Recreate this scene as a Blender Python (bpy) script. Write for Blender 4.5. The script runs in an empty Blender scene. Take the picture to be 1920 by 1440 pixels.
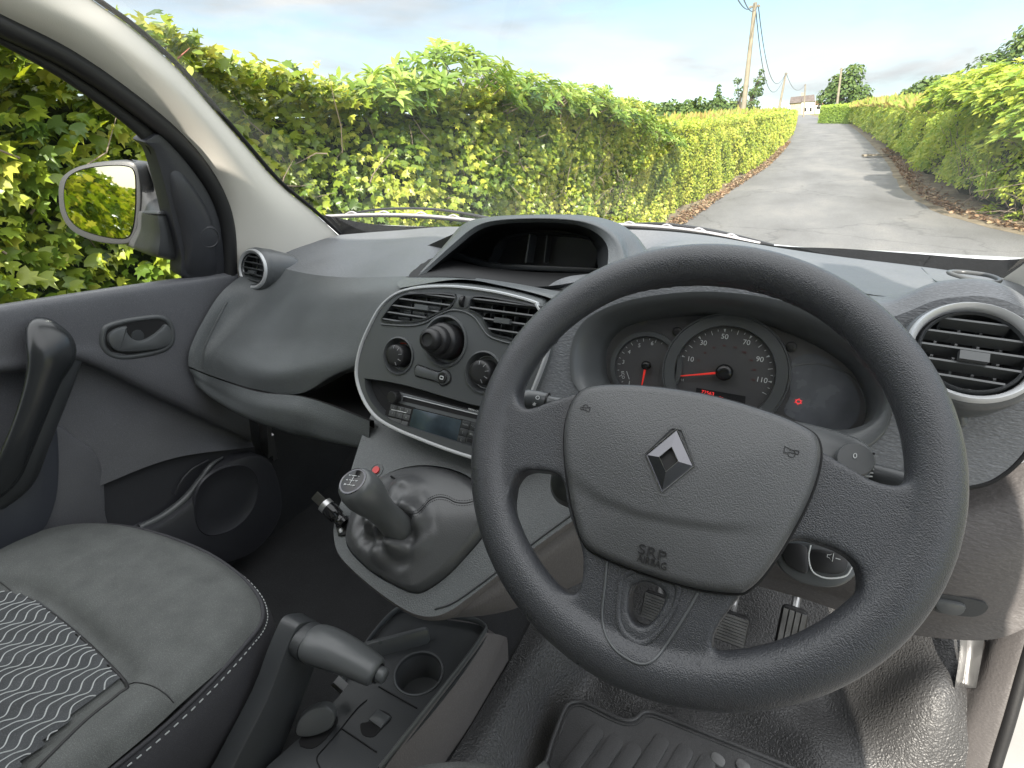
import bpy, bmesh, math, random
import numpy as np
from mathutils import Vector, Matrix, noise

# ------------------------------------------------------------ camera, sky, sun
SC = bpy.context.scene
F = 960.0
CAM = np.array([.41, -.39, 1.40])
PSI, TH, RO = 0.498966, 0.40169, -0.010930
fw = np.array([-math.sin(PSI)*math.cos(TH), math.cos(PSI)*math.cos(TH), -math.sin(TH)])
_r = np.array([math.cos(PSI), math.sin(PSI), 0.0]); _u = np.cross(_r, fw)
rt = _r*math.cos(RO)+_u*math.sin(RO); up = -_r*math.sin(RO)+_u*math.cos(RO)
cd = bpy.data.cameras.new('camera'); cam = bpy.data.objects.new('camera', cd)
SC.collection.objects.link(cam)
cd.sensor_fit = 'HORIZONTAL'; cd.sensor_width = 36; cd.lens = 36*F/1920
cd.clip_start = .02; cd.clip_end = 4000
cam.matrix_world = Matrix(((rt[0], up[0], -fw[0], CAM[0]), (rt[1], up[1], -fw[1], CAM[1]), (rt[2], up[2], -fw[2], CAM[2]), (0, 0, 0, 1)))
SC.camera = cam
SC.view_settings.view_transform = 'Standard'; SC.view_settings.look = 'None'
SC.view_settings.exposure = 1.0; SC.view_settings.gamma = 1

SUN_AZ, SUN_EL = math.radians(170), math.radians(31)     # azimuth clockwise from +Y (ahead of the van)
sd = Vector((math.sin(SUN_AZ)*math.cos(SUN_EL), math.cos(SUN_AZ)*math.cos(SUN_EL), math.sin(SUN_EL)))
sl = bpy.data.lights.new('sun', 'SUN'); sun = bpy.data.objects.new('sun', sl); SC.collection.objects.link(sun)
sl.energy = 5.0; sl.angle = math.radians(.6); sl.color = (1, .93, .82)
sun.rotation_euler = (-sd).to_track_quat('-Z', 'Y').to_euler(); sun.location = (4, -6, 8)

W = bpy.data.worlds.new('World'); SC.world = W; W.use_nodes = True
nt = W.node_tree; nt.nodes.clear()
def N(t, ty, **kw):
    n = t.nodes.new(ty)
    for k, v in kw.items(): setattr(n, k, v)
    return n
def ramp(t, stops):
    n = t.nodes.new('ShaderNodeValToRGB'); e = n.color_ramp.elements
    while len(e) > 1: e.remove(e[-1])
    e[0].position = stops[0][0]; e[0].color = stops[0][1]
    for p, c in stops[1:]:
        x = e.new(p); x.color = c
    return n
def g4(v, a=1): return (v, v, v, a) if not hasattr(v, '__len__') else (*v, a)
out = N(nt, 'ShaderNodeOutputWorld'); bg = N(nt, 'ShaderNodeBackground'); L = nt.links.new
sky = N(nt, 'ShaderNodeTexSky', sky_type='NISHITA'); sky.sun_disc = False
sky.sun_elevation = SUN_EL; sky.sun_rotation = SUN_AZ; sky.air_density = 1.0; sky.dust_density = .6; sky.ozone_density = 2.5
tc = N(nt, 'ShaderNodeTexCoord'); mp = N(nt, 'ShaderNodeMapping'); mp.inputs['Scale'].default_value = (1.0, 1.0, 4.2)
L(tc.outputs['Generated'], mp.inputs['Vector'])
n1 = N(nt, 'ShaderNodeTexNoise'); n1.inputs['Scale'].default_value = 2.4; n1.inputs['Detail'].default_value = 9; n1.inputs['Roughness'].default_value = .56
n1.inputs['Distortion'].default_value = .35
mp.inputs['Location'].default_value = (3.1, 1.7, .4)
L(mp.outputs[0], n1.inputs['Vector'])
r1 = ramp(nt, [(.40, g4(0)), (.53, g4(.6)), (.63, g4(.97))]); L(n1.outputs['Fac'], r1.inputs[0])
n2 = N(nt, 'ShaderNodeTexNoise'); n2.inputs['Scale'].default_value = 4.0; n2.inputs['Detail'].default_value = 7; L(mp.outputs[0], n2.inputs['Vector'])
r2 = ramp(nt, [(.34, (3.4, 3.65, 3.8, 1)), (.5, (4.4, 4.45, 4.5, 1)), (.62, (5.4, 5.4, 5.35, 1))]); L(n2.outputs['Fac'], r2.inputs[0])
sm = N(nt, 'ShaderNodeMixRGB', blend_type='MULTIPLY'); sm.inputs[0].default_value = 1; sm.inputs[2].default_value = (1.45, 1.30, 1.10, 1)
L(sky.outputs[0], sm.inputs[1])
mx = N(nt, 'ShaderNodeMixRGB'); L(r1.outputs[0], mx.inputs[0]); L(sm.outputs[0], mx.inputs[1]); L(r2.outputs[0], mx.inputs[2])
bg.inputs['Strength'].default_value = .105
# sky above the view is greyed and brightened to fill the cabin with light
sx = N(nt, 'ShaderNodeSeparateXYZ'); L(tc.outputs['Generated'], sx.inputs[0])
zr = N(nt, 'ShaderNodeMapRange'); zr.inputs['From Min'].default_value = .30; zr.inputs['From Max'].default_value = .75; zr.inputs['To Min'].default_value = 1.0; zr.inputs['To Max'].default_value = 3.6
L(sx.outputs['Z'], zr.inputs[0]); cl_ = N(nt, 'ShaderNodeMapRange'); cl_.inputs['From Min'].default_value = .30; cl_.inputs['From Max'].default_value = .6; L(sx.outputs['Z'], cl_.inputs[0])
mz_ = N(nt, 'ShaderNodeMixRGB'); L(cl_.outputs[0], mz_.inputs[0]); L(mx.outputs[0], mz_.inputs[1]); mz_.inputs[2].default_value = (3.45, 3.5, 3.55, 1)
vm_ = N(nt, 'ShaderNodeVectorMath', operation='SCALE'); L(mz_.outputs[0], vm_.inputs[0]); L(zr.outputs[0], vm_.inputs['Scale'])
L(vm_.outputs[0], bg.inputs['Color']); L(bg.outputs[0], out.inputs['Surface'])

# ------------------------------------------------------------ measuring helpers
def ray(px, py): return fw+(px-960)/F*rt-(py-720)/F*up
def AX(px, py, i, v):
    d = ray(px, py); return CAM+d*((v-CAM[i])/d[i])
def X(px, py, v): return AX(px, py, 0, v)
def Y(px, py, v): return AX(px, py, 1, v)
def Z(px, py, v): return AX(px, py, 2, v)
SLOPE = .076
def gz(y): return SLOPE*max(0.0, y-1.5)
def G(px, py):
    d = ray(px, py); t = (SLOPE*(CAM[1]-1.5)-CAM[2])/(d[2]-SLOPE*d[1]); return CAM+t*d
class Fr:
    """a plane with its own 2D axes; n points to the viewer's side"""
    def __init__(s, O, ax, ay):
        s.O = np.array(O, float); s.a = np.array(ax, float); s.a /= np.linalg.norm(s.a)
        s.b = np.array(ay, float); s.b -= s.a*(s.b@s.a); s.b /= np.linalg.norm(s.b); s.n = np.cross(s.a, s.b)
    def w(s, a, b, c=0): return s.O+s.a*a+s.b*b+s.n*c
    def px(s, x, y, c=0):
        d = ray(x, y); O = s.O+s.n*c; t = ((O-CAM)@s.n)/(d@s.n); P = CAM+t*d-O
        return np.array([P@s.a, P@s.b])
    def P(s, x, y, c=0):
        q = s.px(x, y, c); return s.w(q[0], q[1], c)
    def pts(s, L, c=0): return [s.px(x, y, c) for x, y in L]
def tilt(O, deg):
    a = math.radians(deg); return Fr(O, (1, 0, 0), (0, math.sin(a), math.cos(a)))

# ------------------------------------------------------------ materials
def newmat(name):
    m = bpy.data.materials.new(name); m.use_nodes = True
    return m, m.node_tree, m.node_tree.nodes['Principled BSDF']
def mat(name, col, rough=.5, metal=0, spec=.5, bump=0, bscale=600, btype='noise', var=0, vscale=6, coat=0, emit=None, es=0, rvar=0, aniso=None, dist=.001, speck=0, sscale=900):
    m, t, b = newmat(name); l = t.links.new
    b.inputs['Base Color'].default_value = (*col, 1); b.inputs['Roughness'].default_value = rough
    b.inputs['Metallic'].default_value = metal; b.inputs['Specular IOR Level'].default_value = spec
    b.inputs['Coat Weight'].default_value = coat
    if emit: b.inputs['Emission Color'].default_value = (*emit, 1); b.inputs['Emission Strength'].default_value = es
    co = N(t, 'ShaderNodeTexCoord'); mpn = N(t, 'ShaderNodeMapping'); l(co.outputs['Object'], mpn.inputs[0])
    if aniso: mpn.inputs['Scale'].default_value = aniso
    if bump:
        if btype == 'leather':
            v = N(t, 'ShaderNodeTexVoronoi', feature='SMOOTH_F1'); v.inputs['Scale'].default_value = bscale
            nn = N(t, 'ShaderNodeTexNoise'); nn.inputs['Scale'].default_value = bscale*.5
            mi = N(t, 'ShaderNodeMixRGB'); mi.inputs[0].default_value = 2.2/bscale
            l(mpn.outputs[0], nn.inputs['Vector']); l(mpn.outputs[0], mi.inputs[1]); l(nn.outputs['Color'], mi.inputs[2]); l(mi.outputs[0], v.inputs['Vector'])
            h = v.outputs['Distance']
            inv = N(t, 'ShaderNodeMath', operation='SUBTRACT'); inv.inputs[0].default_value = 1; l(h, inv.inputs[1]); h = inv.outputs[0]
        elif btype == 'weave':
            wv = N(t, 'ShaderNodeTexWave'); wv.inputs['Scale'].default_value = bscale; wv.inputs['Distortion'].default_value = 1.5; wv.bands_direction = 'DIAGONAL'
            l(mpn.outputs[0], wv.inputs['Vector']); h = wv.outputs['Fac']
        else:
            nn = N(t, 'ShaderNodeTexNoise'); nn.inputs['Scale'].default_value = bscale; nn.inputs['Detail'].default_value = 3
            l(mpn.outputs[0], nn.inputs['Vector']); h = nn.outputs['Fac']
        bp = N(t, 'ShaderNodeBump'); bp.inputs['Strength'].default_value = bump; bp.inputs['Distance'].default_value = dist
        l(h, bp.inputs['Height']); l(bp.outputs[0], b.inputs['Normal'])
    if var or rvar:
        nv = N(t, 'ShaderNodeTexNoise'); nv.inputs['Scale'].default_value = vscale; nv.inputs['Detail'].default_value = 6
        l(co.outputs['Object'], nv.inputs['Vector'])
        if var:
            r = ramp(t, [(.3, g4([c*(1-var) for c in col])), (.7, g4([c*(1+var) for c in col]))]); l(nv.outputs['Fac'], r.inputs[0]); l(r.outputs[0], b.inputs['Base Color'])
        if rvar:
            mr = N(t, 'ShaderNodeMapRange'); mr.inputs['To Min'].default_value = rough-rvar; mr.inputs['To Max'].default_value = rough+rvar
            mr.inputs['From Min'].default_value = .3; mr.inputs['From Max'].default_value = .7
            l(nv.outputs['Fac'], mr.inputs[0]); l(mr.outputs[0], b.inputs['Roughness'])
    if speck:
        ns = N(t, 'ShaderNodeTexNoise'); ns.inputs['Scale'].default_value = sscale; ns.inputs['Detail'].default_value = 2; l(mpn.outputs[0], ns.inputs['Vector'])
        rs_ = ramp(t, [(.42, g4(1-speck*.5)), (.55, g4(1)), (.68, g4(1+speck*1.6))]); l(ns.outputs['Fac'], rs_.inputs[0])
        ml = N(t, 'ShaderNodeMixRGB', blend_type='MULTIPLY'); ml.inputs[0].default_value = 1; ml.use_clamp = False
        src = b.inputs['Base Color'].links[0].from_socket if b.inputs['Base Color'].is_linked else None
        if src: l(src, ml.inputs[1])
        else: ml.inputs[1].default_value = (*col, 1)
        l(rs_.outputs[0], ml.inputs[2]); l(ml.outputs[0], b.inputs['Base Color'])
    return m
M = {}
M['dash'] = mat('dash_plastic', (.095, .103, .106), .38, bump=.9, bscale=600, var=.10, vscale=9, rvar=.06, dist=.0008, speck=0.28)
M['dash_top'] = mat('dash_top_plastic', (.125, .131, .140), .42, bump=.9, bscale=520, var=.10, vscale=7, rvar=.06, dist=.001, aniso=(.35, 1, 1), speck=0.22)
M['dash_dark'] = mat('dark_plastic', (.038, .041, .044), .38, bump=.3, bscale=600, var=.1, dist=.0006)
M['smooth'] = mat('satin_plastic', (.078, .083, .086), .32, bump=.12, bscale=900, var=.08, rvar=.05, dist=.0004)
M['black'] = mat('black_plastic', (.012, .012, .013), .42, rvar=.08, vscale=20)
M['frit'] = mat('black_border', (.004, .004, .004), .9, spec=.1)
M['void'] = mat('black_recess', (.006, .006, .007), .8)  # black for gaps and joints; also painted-in shade of deep recesses
M['gloss'] = mat('gloss_black', (.008, .008, .009), .10, rvar=.04, vscale=40)
M['silver'] = mat('silver_paint', (.50, .51, .52), .38, metal=.35, bump=.05, bscale=900)
M['chrome'] = mat('chrome', (.62, .63, .65), .12, metal=1, rvar=.05, vscale=60)
M['dchrome'] = mat('dark_chrome', (.13, .13, .14), .24, metal=1, rvar=.05, vscale=60)
M['leather'] = mat('grained_rim', (.040, .042, .047), .29, bump=.6, bscale=1150, btype='leather', var=.10, vscale=12, rvar=.06, dist=.0007, speck=0)
M['airbag'] = mat('grained_airbag', (.072, .074, .077), .36, bump=.6, bscale=1100, btype='leather', var=.08, vscale=10, rvar=.06, dist=.0007, speck=0)
M['door'] = mat('door_plastic', (.100, .102, .112), .44, bump=.6, bscale=450, var=.10, vscale=8, dist=.0008, speck=0.22)
M['door_low'] = mat('door_lower_plastic', (.036, .037, .043), .42, bump=.4, bscale=600, var=.08, dist=.0006, speck=0.12)
M['pillar'] = mat('pillar_trim', (.66, .63, .57), .62, bump=.25, bscale=700, var=.04, vscale=5, dist=.0005, speck=0.0)
M['rubber'] = mat('rubber_seal', (.014, .014, .015), .55, bump=.2, bscale=300)
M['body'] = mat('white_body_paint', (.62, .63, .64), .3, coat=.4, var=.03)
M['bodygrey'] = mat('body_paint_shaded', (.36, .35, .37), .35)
M['floor'] = mat('rubber_floor', (.050, .050, .051), .36, bump=.9, bscale=330, btype='leather', var=.3, vscale=5, rvar=.08, dist=.0018, speck=0.25)
M['carpet'] = mat('floor_carpet', (.024, .025, .027), .85, bump=.7, bscale=800, var=.15, vscale=12, speck=0.5)
M['mat'] = mat('rubber_mat', (.055, .055, .056), .42, bump=.5, bscale=400, var=.25, vscale=14, rvar=.1, speck=0.3)
M['seat'] = mat('seat_fabric', (.100, .105, .103), .85, spec=.2, bump=.8, bscale=900, var=.12, vscale=30, dist=.001, speck=0.2)
M['seat_side'] = mat('seat_side_fabric', (.048, .048, .053), .8, spec=.25, bump=.4, bscale=1000, var=.08, vscale=9, dist=.0007, speck=0.15)
M['seat_insert'] = mat('seat_insert_fabric', (.062, .066, .070), .85, spec=.2, bump=.7, bscale=1000, var=.15, vscale=40, speck=0.3)
M['thread'] = mat('pale_thread', (.42, .44, .44), .8)
M['gaiter'] = mat('gaiter_leatherette', (.070, .072, .075), .36, bump=.35, bscale=700, btype='leather', var=.08, rvar=.05, dist=.0005, speck=0)
M['handle'] = mat('handle_satin', (.022, .024, .026), .24, bump=.05, bscale=900)
M['key'] = mat('key_plastic', (.085, .088, .09), .4)
M['sidepanel'] = mat('side_display_gloss', (.105, .112, .125), .22, var=.2, vscale=40, rvar=.1)
M['label'] = mat('pale_print', (.62, .64, .64), .6)
M['grey_print'] = mat('grey_print', (.30, .31, .32), .6)
M['emboss'] = mat('embossed_dark', (.012, .012, .013), .6)
M['red_needle'] = mat('red_needle', (.80, .03, .02), .4, emit=(1, .05, .03), es=.12)
M['red_print'] = mat('red_print', (.45, .015, .015), .5)
M['red_dim'] = mat('dull_red_print', (.11, .012, .012), .5)
M['blue_print'] = mat('blue_print', (.03, .12, .45), .5)
M['red_lit'] = mat('lit_red', (.5, .02, .02), .5, emit=(1, .06, .06), es=.45)
M['red_button'] = mat('red_button', (.55, .04, .04), .35)
M['dial'] = mat('dial_face', (.068, .067, .069), .5, var=.06)
M['screen'] = mat('lcd_screen', (.035, .050, .062), .16, var=.35, vscale=30)
M['metal'] = mat('bare_metal', (.42, .42, .42), .38, metal=.9, rvar=.1, vscale=30)
M['pedal'] = mat('worn_pedal_rubber', (.14, .14, .14), .45, bump=.3, bscale=300, var=.25, vscale=40, rvar=.12)
M['knee'] = mat('lower_dash_plastic', (.105, .098, .097), .48, bump=.8, bscale=330, aniso=(.4, 1, 1), var=.08, dist=.001, speck=0.15)
M['console_side'] = mat('console_side_plastic', (.13, .12, .12), .48, bump=.5, bscale=500, aniso=(1, 1, .4), var=.10, dist=.0007, speck=0.15)

# mirror and glass
M['mirror'] = mat('mirror_silver', (.40, .43, .43), .015, metal=1)
def glassmat(name, tint, refl, ior=1.45, dust=0):
    m = bpy.data.materials.new(name); m.use_nodes = True; t = m.node_tree; t.nodes.clear(); l = t.links.new
    o = N(t, 'ShaderNodeOutputMaterial'); tr = N(t, 'ShaderNodeBsdfTransparent'); tr.inputs[0].default_value = (*tint, 1)
    gl = N(t, 'ShaderNodeBsdfGlossy'); gl.inputs['Roughness'].default_value = .02
    fr = N(t, 'ShaderNodeFresnel'); fr.inputs[0].default_value = ior
    ml = N(t, 'ShaderNodeMath', operation='MULTIPLY'); ml.inputs[1].default_value = refl; l(fr.outputs[0], ml.inputs[0])
    mi = N(t, 'ShaderNodeMixShader'); l(ml.outputs[0], mi.inputs[0]); l(tr.outputs[0], mi.inputs[1]); l(gl.outputs[0], mi.inputs[2])
    if dust:
        df = N(t, 'ShaderNodeBsdfDiffuse'); df.inputs[0].default_value = (.8, .8, .78, 1); md_ = N(t, 'ShaderNodeMixShader'); co = N(t, 'ShaderNodeTexCoord')
        nn = N(t, 'ShaderNodeTexNoise'); nn.inputs['Scale'].default_value = 2.2; nn.inputs['Detail'].default_value = 6; l(co.outputs['Object'], nn.inputs['Vector'])
        mr = N(t, 'ShaderNodeMapRange'); mr.inputs['From Min'].default_value = .4; mr.inputs['From Max'].default_value = .75; mr.inputs['To Min'].default_value = dust*.35; mr.inputs['To Max'].default_value = dust*2
        l(nn.outputs['Fac'], mr.inputs[0]); l(mr.outputs[0], md_.inputs[0]); l(mi.outputs[0], md_.inputs[1]); l(df.outputs[0], md_.inputs[2]); mi = md_
    l(mi.outputs[0], o.inputs[0])
    return m
M['glass'] = glassmat('window_glass', (.97, .985, .98), .12, dust=.006)
M['shell'] = mat('mirror_shell_plastic', (.055, .057, .060), .36, bump=.3, bscale=600)
M['sillwhite'] = mat('greyed_white_paint', (.24, .24, .24), .45, var=.15, vscale=6)  # white sill paint darkened so it does not burn out in the sun
M['clear'] = glassmat('clear_lens', (.97, .97, .97), .35)

# ------------------------------------------------------------ mesh helpers
from mathutils.bvhtree import BVHTree
def hits(o, P, off=.0004):
    me = o.data; bv = BVHTree.FromPolygons([v.co for v in me.vertices], [tuple(p.vertices) for p in me.polygons]); R_ = []
    for x, y in P:
        h = bv.ray_cast(Vector(CAM), Vector(ray(x, y)).normalized())
        if h[0] is not None:
            n_ = np.array(h[1]); n_ = -n_ if n_@ray(x, y) > 0 else n_; R_.append(np.array(h[0])+n_*off)
    return R_
def link(o, parent):
    SC.collection.objects.link(o)
    if parent is not None: o.parent = parent
    return o
def mk(name, V, Fc, m, parent, ang=38, smooth=True):
    me = bpy.data.meshes.new(name); me.from_pydata([tuple(map(float, v)) for v in V], [], Fc); me.validate()
    bm = bmesh.new(); bm.from_mesh(me); bmesh.ops.recalc_face_normals(bm, faces=bm.faces); bm.to_mesh(me); bm.free()
    if smooth:
        me.polygons.foreach_set('use_smooth', [True]*len(me.polygons)); me.set_sharp_from_angle(angle=math.radians(ang))
    me.materials.append(m); o = bpy.data.objects.new(name, me); return link(o, parent)
def cr(P, n, closed=False):
    P = [np.array(p, float) for p in P]; k = len(P); o = []
    for i in range(k if closed else k-1):
        if closed: a, b, c, d = P[i-1], P[i], P[(i+1) % k], P[(i+2) % k]
        else:
            b, c = P[i], P[i+1]; a = P[i-1] if i else 2*b-c; d = P[i+2] if i+2 < k else 2*c-b
        for j in range(n):
            t = j/n; o.append(.5*((2*b)+(c-a)*t+(2*a-5*b+4*c-d)*t*t+(3*b-a-3*c+d)*t**3))
    if not closed: o.append(P[-1])
    return o
def gridV(rows, nu=6, nv=6, closed=False):
    R = [cr(r, nu, closed) for r in rows]; cols = [cr([r[j] for r in R], nv) for j in range(len(R[0]))]
    return [[cols[j][i] for j in range(len(cols))] for i in range(len(cols[0]))]
def gridF(nr, nc, closed=False, off=0):
    return [(off+i*nc+j, off+i*nc+(j+1) % nc, off+(i+1)*nc+(j+1) % nc, off+(i+1)*nc+j) for i in range(nr-1) for j in range(nc if closed else nc-1)]
def surf(name, rows, m, parent, nu=6, nv=6, closed=False, thick=0, raw=False, bump=None, ang=50):
    g = rows if raw else gridV(rows, nu, nv, closed)
    V = [p for r in g for p in r]
    if bump: V = [bump(p) for p in V]
    o = mk(name, V, gridF(len(g), len(g[0]), closed), m, parent, ang)
    if thick:
        s = o.modifiers.new('t', 'SOLIDIFY'); s.thickness = abs(thick); s.offset = -1 if thick > 0 else 1
    return o
def tubeVF(pts, rad, seg=10, upv=None, closed=False, off=0, flat=1.0, cap=True):
    P = [np.array(p, float) for p in pts]; k = len(P)
    if not hasattr(rad, '__len__'): rad = [rad]*k
    V = []; F_ = []; u0 = np.array(upv if upv is not None else (0, 0, 1), float)
    for i in range(k):
        t = P[(i+1) % k]-P[i-1] if closed else P[min(i+1, k-1)]-P[max(i-1, 0)]
        t /= np.linalg.norm(t)+1e-12
        u_ = u0-t*(u0@t)
        if np.linalg.norm(u_) < 1e-4: u_ = np.cross(t, (1, .3, .1))
        u_ /= np.linalg.norm(u_); s_ = np.cross(t, u_)
        if upv is None: u0 = u_
        for j in range(seg):
            a = 2*math.pi*j/seg; V.append(P[i]+rad[i]*(s_*math.cos(a)+u_*math.sin(a)*flat))
    for i in range(k if closed else k-1):
        for j in range(seg):
            a, b = off+i*seg+j, off+i*seg+(j+1) % seg; c, d = off+((i+1) % k)*seg+(j+1) % seg, off+((i+1) % k)*seg+j; F_.append((a, b, c, d))
    if cap and not closed: F_.append(tuple(off+j for j in range(seg))[::-1]); F_.append(tuple(off+(k-1)*seg+j for j in range(seg)))
    return V, F_
def tube(name, pts, rad, m, parent, seg=10, sm=0, **kw):
    if sm:
        cl = kw.get('closed', False)
        if hasattr(rad, '__len__'): rad = [float(x) for x in cr([np.array([q]) for q in rad], sm, cl)]
        pts = cr(pts, sm, cl)
    V, F_ = tubeVF(pts, rad, seg, **kw); return mk(name, V, F_, m, parent, 60)
def multi(name, parts, m, parent, ang=40):
    V = []; F_ = []
    for v, f_ in parts:
        o = len(V); V += list(v); F_ += [tuple(i+o for i in q) for q in f_]
    return mk(name, V, F_, m, parent, ang)
def offs(P, d):
    P = np.array(P); k = len(P); a = np.roll(P, 1, 0); c = np.roll(P, -1, 0); e1 = P-a; e2 = c-P
    e1 /= np.linalg.norm(e1, axis=1)[:, None]+1e-12; e2 /= np.linalg.norm(e2, axis=1)[:, None]+1e-12
    t = e1+e2; t /= np.linalg.norm(t, axis=1)[:, None]+1e-12; n = np.stack([-t[:, 1], t[:, 0]], 1)
    if area(P) < 0: n = -n
    return P+n*d
def area(P): P = np.array(P); x, y = P[:, 0], P[:, 1]; return .5*np.sum(x*np.roll(y, -1)-y*np.roll(x, -1))
def slabVF(fr, out, z0, z1, bev=0, bot=True):
    out = np.array(out); rings = [(0, z0)]
    if bev: rings += [(0, z1-bev), (bev*.3, z1-bev*.3), (bev, z1)]
    else: rings += [(0, z1)]
    V = []; k = len(out)
    for d, z in rings:
        for a, b in (offs(out, d) if d else out): V.append(fr.w(a, b, z))
    F_ = gridF(len(rings), k, True); F_.append(tuple((len(rings)-1)*k+i for i in range(k)))
    if bot: F_.append(tuple(range(k))[::-1])
    return V, F_
def slab(name, fr, out, z0, z1, m, parent, bev=0, sm=0, ang=40):
    if sm: out = cr(out, sm, True)
    return mk(name, *slabVF(fr, out, z0, z1, bev), m, parent, ang)
def dome(name, fr, out, prof, m, parent, sm=0, disp=None, center=None, ang=50):
    """prof: (scale, height) rings from the rim to the middle"""
    if sm: out = cr(out, sm, True)
    out = np.array(out); c = out.mean(0) if center is None else np.array(center); V = []; k = len(out)
    for s, z in prof:
        for p in out:
            q = c+(p-c)*s; V.append(fr.w(q[0], q[1], z+(disp(q) if disp else 0)))
    F_ = gridF(len(prof), k, True); V.append(fr.w(c[0], c[1], prof[-1][1]+(disp(c) if disp else 0))); e = len(V)-1; o = (len(prof)-1)*k
    F_ += [(o+i, o+(i+1) % k, e) for i in range(k)]
    return mk(name, V, F_, m, parent, ang)
def plate(name, fr, outer, holes, z, depth, m, parent, hd=None, wf=None):
    """flat plate with holes; side walls go down by depth (outer) and hd (holes)"""
    bm = bmesh.new(); loops = []
    for lp in [outer]+holes:
        vs = [bm.verts.new(fr.w(a, b, z)) for a, b in lp]; loops.append(vs)
    es = [bm.edges.new((v[i], v[(i+1) % len(v)])) for v in loops for i in range(len(v))]
    bmesh.ops.triangle_fill(bm, use_beauty=True, edges=es, normal=fr.n)
    for li, vs in enumerate(loops):
        dd = depth if li == 0 else (hd if hd is not None else depth)
        if dd <= 0: continue
        lo = [bm.verts.new(np.array(v.co)-fr.n*dd) for v in vs]
        for i in range(len(vs)): bm.faces.new((vs[i], vs[(i+1) % len(vs)], lo[(i+1) % len(vs)], lo[i]))
    if wf:
        for v in bm.verts: v.co = Vector(wf(np.array(v.co)))
    me = bpy.data.meshes.new(name); bm.normal_update(); bm.to_mesh(me); bm.free()
    me.polygons.foreach_set('use_smooth', [True]*len(me.polygons)); me.set_sharp_from_angle(angle=math.radians(35))
    me.materials.append(m); return link(bpy.data.objects.new(name, me), parent)
def circ(c, r, n=40, a0=0, ry=None): return [(c[0]+r*math.cos(a0+2*math.pi*i/n), c[1]+(ry or r)*math.sin(a0+2*math.pi*i/n)) for i in range(n)]
def rrect(cx, cy, w, h, r, n=5, rot=0):
    o = []
    for sx, sy, a in ((1, 1, 0), (-1, 1, 90), (-1, -1, 180), (1, -1, 270)):
        for i in range(n+1):
            t = math.radians(a+90*i/n); o.append((sx*(w/2-r)+r*math.cos(t), sy*(h/2-r)+r*math.sin(t)))
    c, s = math.cos(rot), math.sin(rot); return [(cx+x*c-y*s, cy+x*s+y*c) for x, y in o]
def lathe(name, fr, c, prof, m, parent, n=32, ang=40, ribs=0, rd=.0):
    """prof: (radius, height) from the base up, around the frame's normal at c"""
    V = []
    for r, z in prof:
        for i in range(n):
            a = 2*math.pi*i/n; rr = r*(1-rd*(i % 2)) if ribs else r; V.append(fr.w(c[0]+rr*math.cos(a), c[1]+rr*math.sin(a), z))
    F_ = gridF(len(prof), n, True); F_.append(tuple((len(prof)-1)*n+i for i in range(n)))
    return mk(name, V, F_, m, parent, ang)
def barVF(a, b, w, h, upv):
    a, b = np.array(a, float), np.array(b, float); t = b-a; t /= np.linalg.norm(t); u_ = np.array(upv, float); u_ -= t*(u_@t); u_ /= np.linalg.norm(u_); s_ = np.cross(t, u_)
    V = [p+s_*x*w/2+u_*y*h/2 for p in (a, b) for x, y in ((-1, -1), (1, -1), (1, 1), (-1, 1))]
    return V, [(0, 1, 2, 3), (7, 6, 5, 4), (0, 4, 5, 1), (1, 5, 6, 2), (2, 6, 7, 3), (3, 7, 4, 0)]
def text(name, s, size, fr, a, b, m, parent, rot=0, z=.0006, ext=.0002, shear=0, sx=1.0, bold=0):
    cu = bpy.data.curves.new(name, 'FONT'); cu.body = s; cu.size = size; cu.align_x = 'CENTER'; cu.align_y = 'CENTER'; cu.extrude = ext; cu.shear = shear; cu.offset = bold
    o = bpy.data.objects.new(name, cu); SC.collection.objects.link(o)
    dg = bpy.context.evaluated_depsgraph_get(); me = bpy.data.meshes.new_from_object(o.evaluated_get(dg))
    bpy.data.objects.remove(o); bpy.data.curves.remove(cu)
    n = len(me.vertices); co = np.empty(n*3); me.vertices.foreach_get('co', co); co = co.reshape(-1, 3); c, s_ = math.cos(rot), math.sin(rot)
    x = co[:, 0]*sx; y = co[:, 1]; W_ = fr.O+np.outer(a+x*c-y*s_, fr.a)+np.outer(b+x*s_+y*c, fr.b)+np.outer(z+co[:, 2], fr.n)
    me.vertices.foreach_set('co', W_.ravel()); me.update(); me.materials.clear(); me.materials.append(m); me.name = name
    return link(bpy.data.objects.new(name, me), parent)
def lines(name, fr, segs, w, z, m, parent, h=.0003):
    parts = []
    for a, b in segs: parts.append(barVF(fr.w(*a, z), fr.w(*b, z), w, h, fr.n))
    return multi(name, parts, m, parent)
def polyl(fr, pts, z): return [fr.w(a, b, z) for a, b in pts]
def empty(name, loc=(0, 0, 0)):
    o = bpy.data.objects.new(name, None); o.location = loc; o.empty_display_size = .2; SC.collection.objects.link(o); return o
def tag(o, label=None, cat=None, group=None, kind=None):
    if label: o['label'] = label
    if cat: o['category'] = cat
    if group: o['group'] = group
    if kind: o['kind'] = kind
    return o

# ================================================================= THE VAN
VAN = tag(empty('van'), 'white van seen from its driver seat, dark grey dashboard and steering wheel in front', 'van')
GF = tilt((.353, .20, 1.20), 20)          # fascia plane in front of the driver
ST = tilt((0, .17, 1.14), 20)             # centre stack face
WH = tilt((.353, .0017, 1.1847), 39.27)   # steering wheel plane
GC = tilt((0, .10, .95), 50)              # gear console plane

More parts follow.
